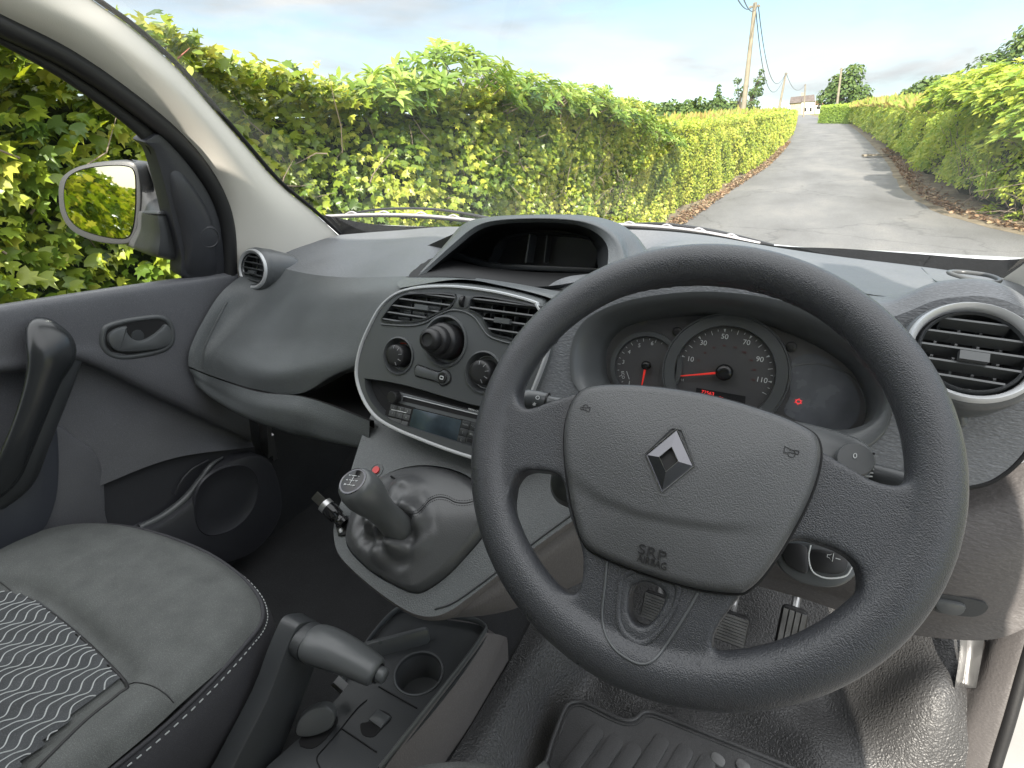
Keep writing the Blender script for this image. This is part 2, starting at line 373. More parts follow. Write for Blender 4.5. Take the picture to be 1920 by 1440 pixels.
# ---- dashboard shell -------------------------------------------------------
rowA = [X(632, 441, -.668), Y(690, 436, .69), Y(760, 431, .73), Y(840, 425, .76), Y(950, 428, .78), Y(1060, 430, .79), Y(1200, 431, .79), Y(1320, 441, .79), Y(1450, 463, .775), Y(1580, 482, .755), Y(1720, 499, .725), Y(1879, 521, .66), X(1960, 535, .72)]
rowB = [X(545, 466, -.668), Y(620, 466, .52), Y(700, 468, .52), Y(836, 458, .56), Y(900, 476, .54), Y(1040, 480, .54), Y(1125, 474, .54), Y(1215, 466, .54), Y(1420, 490, .52), Y(1540, 506, .50), Y(1680, 530, .48), Y(1830, 555, .44), X(1960, 580, .72)]
rowC = [X(490, 492, -.668), Y(570, 512, .38), Y(650, 520, .345), Y(764, 518, .305), Y(860, 522, .27), Y(1000, 538, .27), Y(1130, 520, .30), Y(1260, 505, .30), Y(1380, 513, .30), Y(1500, 530, .30), Y(1640, 553, .30), Y(1800, 575, .28), X(1960, 640, .72)]
rowD = [X(448, 520, -.668), Y(520, 550, .34), Y(610, 556, .30), Y(700, 545, .27), Y(800, 536, .24), Y(960, 558, .235)]
rowBC = [a*.45+b*.55 for a, b in zip(rowB, rowC)]
for k_ in (4, 5, 6):
    rowB[k_] = rowB[k_]-np.array((0, 0, .085)); rowBC[k_] = rowBC[k_]-np.array((0, 0, .085))
rowBC = [p if k in (4, 5, 6) else p for k, p in enumerate(rowBC)]
surf('dashboard', [rowA, [a*.5+b*.5 for a, b in zip(rowA, rowB)], rowB, rowBC, rowC], M['dash_top'], VAN, 5, 4)
DASH = bpy.data.objects['dashboard']
low = [[rowC[i] for i in range(6)], rowD,
       [X(412, 552, -.668), X(470, 590, -.615), Y(570, 600, .27), Y(670, 590, .245), Y(760, 570, .215), Y(900, 600, .215)],
       [X(378, 606, -.668), X(430, 632, -.630), Y(540, 650, .24), Y(640, 640, .22), Y(730, 625, .20), Y(880, 650, .20)],
       [X(356, 655, -.668), X(404, 668, -.632), Y(500, 695, .192), Y(610, 685, .192), Y(720, 668, .19), Y(860, 690, .20)],
       [X(354, 682, -.668), Y(398, 700, .212), Y(490, 729, .21), Y(580, 733, .205), Y(720, 693, .19), Y(860, 710, .20)]]
low[-1] = [X(353, 686, -.668), X(396, 704, -.636), Y(480, 730, .186), Y(560, 738, .186), Y(636, 700, .192), Y(700, 694, .20)]
surf('glovebox_panel', low, M['dash'], DASH, 7, 6)
# return edge under the glovebox panel
e0 = cr(low[-1], 7); surf('panel_return', [e0, [p+np.array((0, .012, -.006)) for p in e0], [p+np.array((0, .05, -.004)) for p in e0]], M['dash_dark'], DASH, raw=True)
tube('panel_seam', [X(426, 566, -.632), X(399, 618, -.640), X(383, 655, -.643), X(380, 692, -.643)], .0022, M['smooth'], DASH, 8, sm=6)
# lower shelf with its lip and the open tray above it
lipT = [X(354, 690, -.668), X(400, 708, -.632), Y(480, 734, .176), Y(560, 743, .174), Y(610, 757, .175), Y(684, 786, .155), Y(693, 789, .156)]
lipM = [X(362, 704, -.668), X(402, 730, -.625), Y(470, 762, .158), Y(540, 778, .156), Y(600, 797, .163), Y(683, 826, .150), Y(691, 829, .151)]
lipB = [X(385, 726, -.668), X(410, 748, -.625), Y(470, 782, .175), Y(550, 812, .175), Y(600, 822, .185), Y(681, 836, .175), Y(689, 839, .175)]
lipU = [p+np.array((0, .16, .0)) for p in lipB]
tray0 = [p+np.array((0, .010, -.004)) for p in lipT]; tray1 = [p+np.array((0, .03, -.03)) for p in lipT]; tray2 = [p+np.array((0, .22, -.02)) for p in lipT]
surf('parcel_shelf', [lipU, lipB, lipM, lipT], M['dash'], DASH, 7, 5, ang=70)
surf('shelf_tray', [lipT, tray0, tray1, tray2, [p+np.array((0, .02, .16)) for p in tray2]], M['void'], DASH, 7, 2, ang=70)
# side of the dash end behind the door: dark heater ducts and bracket under the shelf
multi('under_dash_bracket', [barVF(Y(497, 785, .30), Y(500, 850, .33), .03, .012, (0, 1, 0)), barVF(Y(507, 815, .33), Y(515, 868, .36), .012, .012, (0, 1, 0))], M['metal'], DASH)

# ---- round side vents --------------------------------------------------------
def round_vent(fr, r, roll, name, ring_m, ri=.82):
    v = lathe(name, fr, (0, 0), [(r*1.02, -.03), (r*1.08, -.004), (r*1.03, .004), (r*.99, .006)], M['smooth'], VAN, 40)
    v.data.polygons[-1].use_smooth = False
    bmv = bmesh.new(); bmv.from_mesh(v.data); bmv.faces.ensure_lookup_table()
    big = max(bmv.faces, key=lambda q: len(q.verts)); bmesh.ops.delete(bmv, geom=[big], context='FACES_ONLY'); bmv.to_mesh(v.data); bmv.free()
    rr = [(r*(ri-.02), .002), (r*ri, .008), (r*(ri*.45+.55), .011), (r*.97, .009), (r*1.0, .004), (r*1.0, -.012)]
    V = []
    for q, z in rr:
        for i in range(56):
            a = 2*math.pi*i/56; V.append(fr.w(q*math.cos(a), q*math.sin(a), z))
    mk('vent_ring', V, gridF(len(rr), 56, True), ring_m, v, 60)
    V = []
    for q, z in [(r*.74, .006), (r*.77, .009), (r*.80, .006), (r*.79, -.006), (r*.76, -.035)]:
        for i in range(48):
            a = 2*math.pi*i/48; V.append(fr.w(q*math.cos(a), q*math.sin(a), z))
    mk('vent_barrel', V, gridF(5, 48, True), M['dash_dark'], v, 60)
    lathe('vent_duct', fr, (0, 0), [(r*.78, -.034), (r*.5, -.036)], M['void'], v, 32)
    c, s = math.cos(roll), math.sin(roll)
    def q(a, b, z): return fr.w(a*c-b*s, a*s+b*c, z)
    for k in range(-2, 3):
        b0 = k*r*.285; hw = math.sqrt(max(0, (r*.76)**2-b0*b0))
        V, F_ = barVF(q(-hw, b0, .000), q(hw, b0, .000), .013, .0022, q(0, 1, 0)-q(0, 0, 0)-fr.n*.25); mk('vent_slat', V, F_, M['smooth'], v)
    parts = []
    for k in (-1.35, -.45, .45, 1.35):
        a0 = k*r*.36; hh = math.sqrt(max(0, (r*.74)**2-a0*a0)); parts.append(barVF(q(a0-.002, -hh, -.016), q(a0+.002, hh, -.016), .0022, .012, fr.n))
    multi('vent_vanes', parts, M['smooth'], v)
    mk('vent_tab', *barVF(q(-r*.20, -r*.14, .009), q(r*.22, -r*.14, .009), r*.17, .006, fr.n), M['smooth'], v)
    return v
c0 = Y(1817, 664, .192); RV = tilt(c0, 42); RV = Fr(c0, (1, .03, -.0), RV.b)
round_vent(RV, .0500, math.radians(-2.5), 'air_vent', M['silver'], .86)
cL = Y(479, 505, .345)
LV = Fr(cL, (1, .06, .0), (0, .22, .97)); LVv = round_vent(LV, .0445, math.radians(-4), 'air_vent', M['silver'], .78)
mk('vent_pod', *tubeVF([LV.w(0, 0, -.012), LV.w(.006, 0, -.035), LV.w(.02, .004, -.08), LV.w(.045, .006, -.12)], [.047, .047, .036, .004], 28, upv=LV.b), M['smooth'], LVv, 60)
tube('vent_spout', [LV.w(-.012, -.040, -.004), LV.w(-.022, -.058, .0), LV.w(-.028, -.078, -.004)], [.014, .008, .002], M['smooth'], LVv, 10, sm=4)

# ---- centre stack ------------------------------------------------------------
so = [(890, 862), (840, 846), (790, 827), (740, 806), (706, 785), (684, 757), (670, 722), (667, 690), (675, 650), (692, 610), (712, 575), (740, 550), (780, 538), (850, 535), (930, 545), (1000, 563)]
SO = ST.pts(so); cx = -.008
SO = [np.array(p) for p in SO]
Rt = [np.array((.128, .098)), np.array((.146, .076)), np.array((.152, .045)), np.array((.146, .01)), np.array((.136, -.03)), np.array((.125, -.075)), np.array((.108, -.108)), np.array((.085, -.122))]
SO = cr(SO+Rt, 4, True)
vl = ST.pts([(716, 603), (728, 578), (748, 556), (775, 548), (854, 551), (846, 577), (822, 589), (806, 597), (790, 603), (765, 606)])
vr = ST.pts([(889, 553), (950, 560), (1000, 570), (1018, 580)]) + [np.array((.128, .06)), np.array((.126, .028))]+ST.pts([(962, 640), (925, 630), (912, 616), (903, 598), (890, 588), (878, 580)])
rh = [np.array(p) for p in ST.pts([(684, 713), (690, 710), (760, 722), (880, 757)])]+[np.array((.10, -.047)), np.array((.118, -.052)), np.array((.112, -.085)), np.array((.095, -.108))]+ST.pts([(885, 838), (835, 823), (780, 806), (730, 787), (702, 762), (687, 735)])
kA, kB, kC = ST.px(747, 667), ST.px(834, 640), ST.px(906, 698)
vl = cr(vl, 3, True); vr = cr(vr, 3, True); rh = cr(rh, 3, True)
inner = offs(SO, .0046)
BEND = lambda P: P-ST.n*(.9*max(0, abs(P[0])-.02)**2)
face = plate('centre_stack', ST, inner, [vl, vr, rh, circ(kA, .0275), circ(kB, .036), circ(kC, .0285)], .0, .03, M['smooth'], VAN, hd=.016)
# silver surround and the housing behind
V = []; rr = [(0, -.012), (-.0003, .001), (.001, .0034), (.0032, .0034), (.0048, .0005), (.0048, -.004)]
for d, z in rr: V += [ST.w(a, b, z) for a, b in offs(SO, d)]
mk('silver_surround', V, gridF(len(rr), len(SO), True), M['silver'], face, 60)
V = []; rr = [(.001, -.002), (-.004, -.010), (-.010, -.03), (-.014, -.07)]
for d, z in rr: V += [ST.w(a, b, z) for a, b in offs(SO, d)]
mk('stack_housing', V, gridF(len(rr), len(SO), True), M['dash'], face, 60)
mk('stack_back', [ST.w(a, b, -.05) for a, b in SO], [tuple(range(len(SO)))], M['void'], face)
# vents in the stack
def stack_vent(lo, tabc, rows, cols, nm):
    lo = np.array(lo); V = []; o1 = offs(lo, .0005); o2 = offs(lo, .003)
    for q, z in ((o1, .002), (o2, .0025), (o2, -.012)): V += [ST.w(a, b, z) for a, b in q]
    v = mk(nm, V, gridF(3, len(lo), True), M['dash_dark'], face, 40)
    def span(b):
        xs = []
        for i in range(len(lo)):
            p, q = lo[i], lo[(i+1) % len(lo)]
            if (p[1]-b)*(q[1]-b) < 0: xs.append(p[0]+(q[0]-p[0])*(b-p[1])/(q[1]-p[1]))
        return (min(xs), max(xs)) if len(xs) > 1 else None
    b0, b1 = lo[:, 1].min(), lo[:, 1].max()
    for k in range(rows):
        b = b1-(b1-b0)*(k+.65)/rows; sp = span(b)
        if sp and sp[1]-sp[0] > .02: mk('vent_slat', *barVF(ST.w(sp[0]+.002, b, -.004), ST.w(sp[1]-.002, b, -.004), .011, .0021, ST.b-ST.n*.3), M['smooth'], v)
    parts = []
    a0, a1 = lo[:, 0].min(), lo[:, 0].max()
    for k in range(cols):
        a = a0+(a1-a0)*(k+.6)/cols; ys = []
        for i in range(len(lo)):
            p, q = lo[i], lo[(i+1) % len(lo)]
            if (p[0]-a)*(q[0]-a) < 0: ys.append(p[1]+(q[1]-p[1])*(a-p[0])/(q[0]-p[0]))
        if len(ys) > 1: parts.append(barVF(ST.w(a, min(ys), -.019), ST.w(a, max(ys), -.019), .0018, .01, ST.n))
    multi('vent_vanes', parts, M['dash_dark'], v)
    mk('vent_tab', *barVF(ST.w(tabc[0]-.012, tabc[1], .004), ST.w(tabc[0]+.012, tabc[1], .004), .007, .006, ST.n), M['smooth'], v)
stack_vent(vl, ST.px(795, 577), 5, 5, 'centre_air_vent'); stack_vent(vr, ST.px(945, 602), 6, 6, 'centre_air_vent')
slab('vent_wheel_bezel', ST, ST.pts([(858, 552), (886, 556), (876, 578), (866, 580), (849, 576)]), 0, .0012, M['smooth'], face, bev=.0006)
lathe('vent_wheel', Fr(ST.P(868, 565, .001), ST.b, ST.n), (0, 0), [(.0075, -.0028), (.0082, -.0015), (.0082, .0015), (.0075, .0028)], M['black'], face, 24, ribs=1, rd=.06)
# arch ridge line under the vents
tube('vent_ridge', [ST.P(x, y, .001) for x, y in ((715, 608), (765, 611), (795, 606), (820, 592), (845, 582), (868, 584), (888, 594), (902, 612), (914, 628), (935, 638), (975, 648))], .0014, M['smooth'], face, 8, sm=4)
def dial(c, R, kr, kh, pointer, ring=None, nm='heater_dial', ticks=(), collar=None):
    d = lathe(nm, ST, c, [(R*1.06, .0), (R*1.05, .0022), (R*.98, .0028), (R*.93, .001), (R*.88, -.008), (R*.86, -.012), (R*.3, -.012)], M['smooth'], face, 48)
    if collar: lathe('dial_collar', ST, c, collar, M['black'], d, 40, ribs=1, rd=.02)
    k = lathe('dial_knob', ST, c, [(kr*1.05, -.012), (kr*1.02, kh*.5), (kr*.98, kh*.8), (kr*.86, kh*.96), (kr*.6, kh*1.0), (kr*.2, kh*1.0)], M['black'], d, 32, ang=50)
    return d
dA = dial(kA, .0275, .0165, .012, 0); dC = dial(kC, .0285, .0170, .013, 0)
dB = dial(kB, .036, .0001, .001, 0)
lathe('dial_knob', ST, kB, [(.0265, -.012), (.0265, .010), (.0245, .014), (.021, .016), (.0205, .026), (.018, .029), (.0155, .030), (.0150, .040), (.012, .043), (.0095, .0435), (.0085, .041), (.003, .0405)], M['black'], dB, 40, ang=55, ribs=1, rd=.012)
def arcpts(c, r, a0, a1, z, n=14): return [ST.w(c[0]+r*math.cos(math.radians(a0+(a1-a0)*i/n)), c[1]+r*math.sin(math.radians(a0+(a1-a0)*i/n)), z) for i in range(n+1)]
tube('red_arc', arcpts(kB, .0315, 62, -58, -.0095), .0011, M['red_print'], dB, 6); tube('red_arc', arcpts(kB, .0315, 205, 190, -.0095), .0009, M['red_print'], dB, 6)
tube('blue_mark', arcpts(kB, .0315, 214, 210, -.0095, 3), .0011, M['blue_print'], dB, 6)
tube('dial_arc', arcpts(kC, .0225, 60, 130, -.0105), .0004, M['label'], dC, 5); tube('dial_arc', arcpts(kC, .0225, 150, 195, -.0105), .0004, M['label'], dC, 5)
tube('dial_arc', arcpts(kC, .0225, 235, 300, -.0105), .0005, M['label'], dC, 5); tube('red_mark', arcpts(kC, .019, 188, 205, -.0105, 4), .0010, M['red_print'], dC, 5)
tube('red_mark', arcpts(kA, .0195, 112, 80, -.0105, 5), .0011, M['red_print'], dA, 5); tube('dial_arc', arcpts(kA, .0215, 200, 250, -.0105), .0005, M['grey_print'], dA, 5)
for k_, c_, d_ in ((0, kA, dA), (1, kC, dC)):
    parts = []
    for q in range(5):
        a = math.radians(-60+q*38); parts.append(barVF(ST.w(c_[0]+.0105*math.cos(a), c_[1]+.0105*math.sin(a), .0125+k_*.001), ST.w(c_[0]+.0158*math.cos(a), c_[1]+.0158*math.sin(a), .0118+k_*.001), .0006, .0006, ST.n))
    multi('knob_marks', parts, M['grey_print'], d_)
for (x, y, s_) in ((762, 645, '⌂'), (739, 691, 'o')): pass
text('dial_symbol', 'O', .0055, ST, *ST.px(739, 690), M['grey_print'], dA, z=-.0108); text('dial_symbol', '=', .006, ST, *ST.px(761, 645), M['grey_print'], dA, z=-.0108)
text('dial_symbol', 'v', .006, ST, *ST.px(887, 718), M['label'], dC, z=-.0108); text('dial_symbol', 'w', .0045, ST, *ST.px(922, 672), M['label'], dC, z=-.0108)
# air recirculation slide bar
b1, b2 = ST.px(788, 697), ST.px(832, 708)
out_ = [(b1[0]-.009, b1[1]+.002), (b1[0]-.006, b1[1]+.008), (b1[0]+.002, b1[1]+.008), (b2[0]-.010, b2[1]+.006), (b2[0], b2[1]+.011), (b2[0]+.010, b2[1]+.006), (b2[0]+.011, b2[1]-.004), (b2[0], b2[1]-.011), (b2[0]-.010, b2[1]-.007), (b1[0], b1[1]-.007), (b1[0]-.007, b1[1]-.005)]
sb = slab('demist_switch', ST, out_, 0, .003, M['smooth'], face, bev=.0012, sm=4)
tube('switch_outline', [ST.w(a, b, .0008) for a, b in cr(offs(cr(out_, 4, True), -.0012), 1, True)], .0006, M['void'], sb, 5, closed=True)
lathe('demist_button', ST, b2, [(.0078, .002), (.0078, .0045), (.007, .0052), (.002, .0052)], M['black'], sb, 24)
slab('demist_symbol', ST, rrect(b2[0], b2[1], .0065, .0055, .0015), .0052, .0056, M['label'], sb)
slab('demist_symbol_centre', ST, rrect(b2[0], b2[1], .0042, .0030, .0010), .0056, .0058, M['black'], sb)
# radio bay and radio
V = []; 
for d, z in ((0, .0), (.002, -.006), (.004, -.018)): V += [ST.w(a, b, z) for a, b in offs(rh, d)]
mk('radio_bay', V, gridF(3, len(rh), True), M['dash_dark'], face, 60); slab('radio_bay_back', ST, offs(rh, .002), -.026, -.012, M['void'], face)  # back is coloured black in place of the shadow above the radio
rA, rB_, rS = ST.px(740, 731, -.010), ST.px(716, 797, -.010), ST.px(895, 783, -.01)
ax = np.array((1, math.tan(math.radians(-1.0)))); RF = Fr(ST.P(740, 732, -.004), ST.a*1+ST.b*-.02, ST.b)
Wd, Hd = .186, .058
radio = slab('radio', RF, rrect(Wd/2, -Hd/2, Wd, Hd, .003), -.02, .0, M['smooth'], VAN, bev=.0012)
tube('radio_outline', [RF.w(a, b, -.0004) for a, b in rrect(Wd/2, -Hd/2, Wd+.001, Hd+.001, .003)], .0009, M['void'], radio, 6, closed=True)
def R2(x, y, c=0): return RF.px(x, y, c)
slab('disc_slot', RF, [R2(757, 744), R2(895, 778), R2(894, 786), R2(755, 752)][::-1], -.0, .0004, M['void'], radio)
tube('slot_lip', [RF.P(x, y, .0006) for x, y in ((757, 743), (895, 777))], .0008, M['silver'], radio, 6)
lathe('volume_knob', RF, R2(744, 744), [(.0092, 0), (.0092, .011), (.0082, .0125), (.003, .0125)], M['black'], radio, 24, ribs=1, rd=.05)
sc = [R2(776, 766), R2(866, 788), R2(855, 833), R2(765, 809)][::-1]
slab('radio_screen', RF, sc, 0, .0008, M['screen'], radio, bev=.0003)
slab('screen_border', RF, offs(sc, -.0016), 0, .0005, M['gloss'], radio)
def keys(corner, nx, ny, names, m_):
    (xa, ya), (xb, yb), (xc, yc) = corner    # top left, top right, bottom left
    A, B, Cc = R2(xa, ya), R2(xb, yb), R2(xc, yc); e1 = (B-A)/nx; e2 = (Cc-A)/ny; q = 0
    for j in range(ny):
        for i in range(nx):
            p = A+e1*i+e2*j; P4 = [p, p+e1, p+e1+e2, p+e2]; 
            k = slab('radio_button', RF, offs(P4[::-1], .0007), 0, .0016, m_, radio, bev=.0003)
            s_ = names[q]; q += 1
            if s_: text('button_text', s_, .0042 if len(s_) < 3 else .0030, RF, *(p+(e1+e2)/2), M['label'], k, z=.0014)
slab('key_field', RF, [R2(729, 751), R2(779, 764), R2(768, 811), R2(718, 797)][::-1], 0, .0006, M['void'], radio); slab('key_field', RF, [R2(864, 785), R2(905, 796), R2(896, 842), R2(853, 831)][::-1], 0, .0006, M['void'], radio)
keys(((734, 757), (773, 767), (729, 779)), 3, 2, ['1', '2', '3', '4', '5', '6'], M['key'])
keys(((728, 781), (754, 787), (724, 798)), 1, 1, [''], M['key']); keys(((754, 788), (767, 791), (750, 805)), 1, 1, ['^'], M['key'])
tube('key_highlight', [RF.P(x, y, .0018) for x, y in ((734, 768), (762, 774))], .0007, M['label'], radio, 6)
keys(((868, 787), (900, 795), (856, 829)), 2, 3, ['RADIO', 'MEDIA', '|<', 'SETUP', '[]', ''], M['dash_dark'])
slab('media_socket', RF, [R2(878, 821), R2(892, 825), R2(890, 832), R2(876, 828)][::-1], .0012, .0018, M['void'], radio)
for x, y in ((732, 743), (721, 784)): lathe('screw_hole', RF, R2(x, y), [(.0014, 0), (.0013, .0004)], M['void'], radio, 10)
text('radio_text', 'MEDIA CD', .0036, RF, *R2(888, 769), M['label'], radio)

# ---- top storage tray in the middle of the dash --------------------------------
hf = [Y(781, 519, .30), Y(815, 488, .335), Y(850, 456, .37), Y(890, 424, .40), Y(930, 412, .415), Y(1000, 408, .42), Y(1075, 411, .415), Y(1125, 424, .40), Y(1158, 450, .37), Y(1172, 488, .33), Y(1178, 525, .28)]
h1 = [p+np.array((-.004, .03, .0015)) for p in hf]
tgt = [Y(770, 516, .31), Y(790, 490, .38), Y(815, 460, .50), Y(840, 440, .66), Y(900, 434, .73), Y(1000, 432, .75), Y(1100, 433, .74), Y(1165, 440, .66), Y(1215, 452, .56), Y(1245, 470, .48), Y(1250, 500, .40)]
h2 = [(a*.55+b*.45)+np.array((0, 0, .012*s)) for a, b, s in zip(h1, tgt, (0, .1, .3, .9, 1, 1, 1, .9, .6, .3, 0))]
tgt = [p-np.array((0, 0, d_)) for p, d_ in zip(tgt, (.02, .035, .045, .035, .02, .012, .02, .035, .045, .035, .02))]
hi = [Y(790, 520, .305), Y(822, 492, .34), Y(857, 463, .375), Y(896, 433, .405), Y(934, 421, .42), Y(1000, 417, .425), Y(1070, 420, .42), Y(1112, 433, .405), Y(1137, 457, .375), Y(1140, 490, .33), Y(1132, 525, .28)]
hood = surf('storage_tray', [tgt, h2, h1, hf, [a*.5+b*.5+np.array((0, -.002, 0)) for a, b in zip(hf, hi)], hi], M['dash'], VAN, 5, 5, ang=60)
bk = [Y(800, 520, .40), Y(838, 492, .47), Y(868, 470, .53), Y(915, 447, .58), Y(945, 440, .59), Y(1000, 438, .59), Y(1060, 440, .58), Y(1100, 450, .56), Y(1117, 465, .50), Y(1120, 490, .44), Y(1122, 525, .38)]
surf('tray_wall', [hi, [a*.5+b*.5 for a, b in zip(hi, bk)], bk], M['dash_dark'], hood, 5, 4)
bf = Fr(Y(1000, 480, .52), (1, 0, 0), (0, .15, 1))
slab('tray_back_panel', bf, [bf.px(x, y) for x, y in ((780, 470), (880, 425), (1150, 425), (1170, 560), (780, 560))][::-1], -.01, 0, M['black'], hood)
fr_o = cr(bf.pts([(925, 500), (923, 475), (935, 452), (960, 440), (1010, 436), (1085, 440), (1118, 452), (1124, 475), (1116, 503), (1100, 512)], .03), 4, True)
fr_i = offs(fr_o, .006)
V = [bf.w(a, b, .03) for a, b in fr_o]+[bf.w(a, b, .033) for a, b in offs(fr_o, .003)]+[bf.w(a, b, .0) for a, b in fr_i]
mk('tray_frame', V, gridF(3, len(fr_o), True), M['dash_dark'], hood, 60)
mk('tray_divider', *barVF(bf.P(1000, 440, .02), bf.P(992, 492, .02), .003, .03, bf.n), M['smooth'], hood)
mk('tray_divider', *barVF(bf.P(1030, 440, .01), bf.P(1024, 492, .01), .002, .02, bf.n), M['smooth'], hood)
surf('tray_floor', [[Y(800, 478, .46), Y(860, 490, .46), Y(925, 503, .44), Y(1020, 511, .44), Y(1140, 512, .44)], [Y(760, 520, .30), Y(860, 520, .26), Y(930, 532, .25), Y(1020, 548, .25), Y(1140, 560, .24)]], M['void'], hood, 4, 3)  # black colour stands in for the shade inside the tray
mk('tray_ledge', *slabVF(bf, bf.pts([(838, 480), (925, 505), (1125, 512), (1125, 503), (925, 494), (838, 470)][::-1], .035), .02, .036, .002), M['dash_dark'], hood)
for x in (917, 940): mk('tray_rib', *barVF(bf.P(x, 505, .04), bf.P(x-4, 522, .04), .003, .02, bf.n), M['smooth'], hood)
# band between stack top and the tray opening
surf('stack_brow', [[Y(760, 520, .30), Y(860, 519, .275), Y(950, 529, .262), Y(1040, 545, .255), Y(1140, 563, .24)], [Y(745, 530, .26), Y(850, 524, .24), Y(950, 535, .232), Y(1035, 552, .228), Y(1120, 575, .22)], [ST.w(-.115, .100, -.012), ST.w(-.01, .122, -.010), ST.w(.06, .120, -.010), ST.w(.13, .112, -.012), ST.w(.17, .10, -.012)]], M['dash'], face, 6, 5)

# ---- fascia and instrument cluster --------------------------------------------
topa = [(1046, 640), (1052, 615), (1076, 586), (1112, 563), (1160, 543), (1230, 529), (1310, 523), (1390, 528), (1470, 544), (1540, 566), (1600, 588), (1655, 597), (1700, 585), (1745, 566), (1790, 557), (1850, 556), (1905, 572), (1960, 610)]
rest = [(1990, 700), (1965, 780), (1920, 852), (1880, 890), (1835, 910), (1760, 916), (1650, 900), (1560, 870), (1300, 830), (1100, 800), (1010, 770), (1000, 720), (1030, 660)]
fo = cr(GF.pts(topa+rest), 4, True)
op = GF.pts([(1069, 690), (1072, 645), (1090, 607), (1125, 582), (1180, 562), (1260, 549), (1340, 546), (1430, 555), (1510, 575), (1580, 605), (1640, 650), (1666, 705), (1674, 755), (1666, 800), (1640, 832), (1600, 846), (1500, 830), (1350, 800), (1200, 775), (1110, 750), (1077, 722)])
op = cr(op, 3, True)
fascia = plate('driver_fascia', GF, fo, [op, circ(GF.px(1817, 668), .040)], 0, .02, M['dash_top'], VAN, hd=0)
arc = [GF.P(x, y, 0) for x, y in topa]
mid = [p+np.array((0, .035, .010)) for p in arc]
back = [Y(1010, 560, .27), Y(1030, 535, .30), Y(1060, 520, .31), Y(1100, 514, .33), Y(1160, 508, .34), Y(1230, 502, .35), Y(1310, 500, .36), Y(1390, 506, .36), Y(1470, 518, .37), Y(1540, 530, .37), Y(1600, 542, .37), Y(1660, 548, .36), Y(1710, 548, .35), Y(1755, 545, .34), Y(1800, 545, .33), Y(1850, 545, .33), Y(1905, 555, .33), Y(1960, 590, .32)]
surf('binnacle_hood', [arc, mid, back], M['dash_top'], fascia, 4, 5)
inn = GF.pts([(1137, 690), (1139, 655), (1155, 628), (1187, 608), (1245, 597), (1325, 592), (1405, 600), (1480, 626), (1550, 660), (1600, 700), (1621, 745), (1622, 788), (1590, 814), (1530, 806), (1460, 800), (1390, 795), (1320, 780), (1240, 765), (1180, 750), (1150, 725), (1140, 708)], -.055)
inn = cr(inn, 3, True)
c_ = np.array(inn).mean(0)
rows = []
for t, z in ((0, -.0), (.03, .003), (.06, .003), (.35, -.004), (.62, -.018), (.85, -.036), (1, -.055)):
    rows.append([GF.w(*(np.array(a)*(1-t)+np.array(b)*t), z) for a, b in zip(op, inn)])
clus = mk('instrument_cluster', [p for r in rows for p in r], gridF(len(rows), len(op), True), M['smooth'], VAN, 60)
DF = Fr(GF.w(0, 0, -.055), GF.a, GF.b)
slab('cluster_face', DF, offs(inn, -.004), -.006, 0, M['dial'], clus)
sC = DF.px(1360, 698); sL, sR = DF.px(1246, 692), DF.px(1480, 708); sr = (sR[0]-sL[0])/2; sCc = ((sL[0]+sR[0])/2, sC[1]-.001)
def ringm(name, c, r0, r1, z0, z1, m, par):
    pr = [(r0, z0), (r0+.0006, z1), (r1-.001, z1), (r1, z0)]; V = []
    for q, z in pr:
        for i in range(64):
            a = 2*math.pi*i/64; V.append(DF.w(c[0]+q*math.cos(a), c[1]+q*math.sin(a), z))
    return mk(name, V, gridF(4, 64, True), m, par, 50)
ringm('speedometer_ring', sCc, sr*.80, sr*1.0, .000, .010, M['smooth'], clus)
ringm('speedometer_lip', sCc, sr*.985, sr*1.03, .004, .0115, M['smooth'], clus)
rC = DF.px(1211, 688); rr_ = .047
ringm('rev_counter_ring', rC, rr_*.84, rr_*1.0, 0, .006, M['smooth'], clus)
slab('side_display', DF, cr(DF.pts([(1478, 700), (1490, 672), (1530, 664), (1575, 690), (1606, 730), (1612, 770), (1596, 800), (1560, 808), (1500, 790), (1470, 772), (1482, 740)])[::-1], 4, True), .0, .0008, M['sidepanel'], clus)
fC = DF.px(1545, 765); 
V = []
for q, z in ((.050, .0008), (.0508, .0014), (.0525, .0010), (.053, 0)):
    for i in range(33):
        a = math.radians(150-150*i/32); V.append(DF.w(fC[0]-.012+q*math.cos(a), fC[1]+.002+q*math.sin(a)*.9, z))
mk('side_display_edge', V, gridF(4, 33), M['smooth'], clus, 60)
P10, P110 = DF.px(1273, 681), DF.px(1453, 709)
a10 = math.atan2(*(P10-sCc)[::-1]); a110 = math.atan2(*(P110-sCc)[::-1])
a10 = math.radians(166); a110 = math.radians(-2)
sr2 = sr*.76
def sa(v): return a10+(a110-a10)*(v-10)/100
segs = []; tri = []
for v in range(0, 125, 5):
    a = sa(v); ca, sn = math.cos(a), math.sin(a)
    if v % 20 == 10:
        tri.append([(sCc[0]+sr2*ca+.0013*-sn, sCc[1]+sr2*sn+.0013*ca), (sCc[0]+sr2*ca-.0013*-sn, sCc[1]+sr2*sn-.0013*ca), (sCc[0]+(sr2-.0042)*ca, sCc[1]+(sr2-.0042)*sn)])
    else:
        q = .0052 if v % 10 == 0 else .0024; segs.append(((sCc[0]+(sr2)*ca, sCc[1]+sr2*sn), (sCc[0]+(sr2-q)*ca, sCc[1]+(sr2-q)*sn)))
lines('speed_ticks', DF, segs, .0006, .0004, M['label'], clus)
multi('speed_markers', [slabVF(DF, t, .0002, .0005) for t in tri], M['label'], clus)
for v in (10, 30, 50, 70, 90, 110):
    a = sa(v); q = sr2-.0095-(.0015 if v in (10, 110, 90) else 0); text('speed_number', str(v), .0086, DF, sCc[0]+q*math.cos(a), sCc[1]+q*math.sin(a), M['label'], clus)
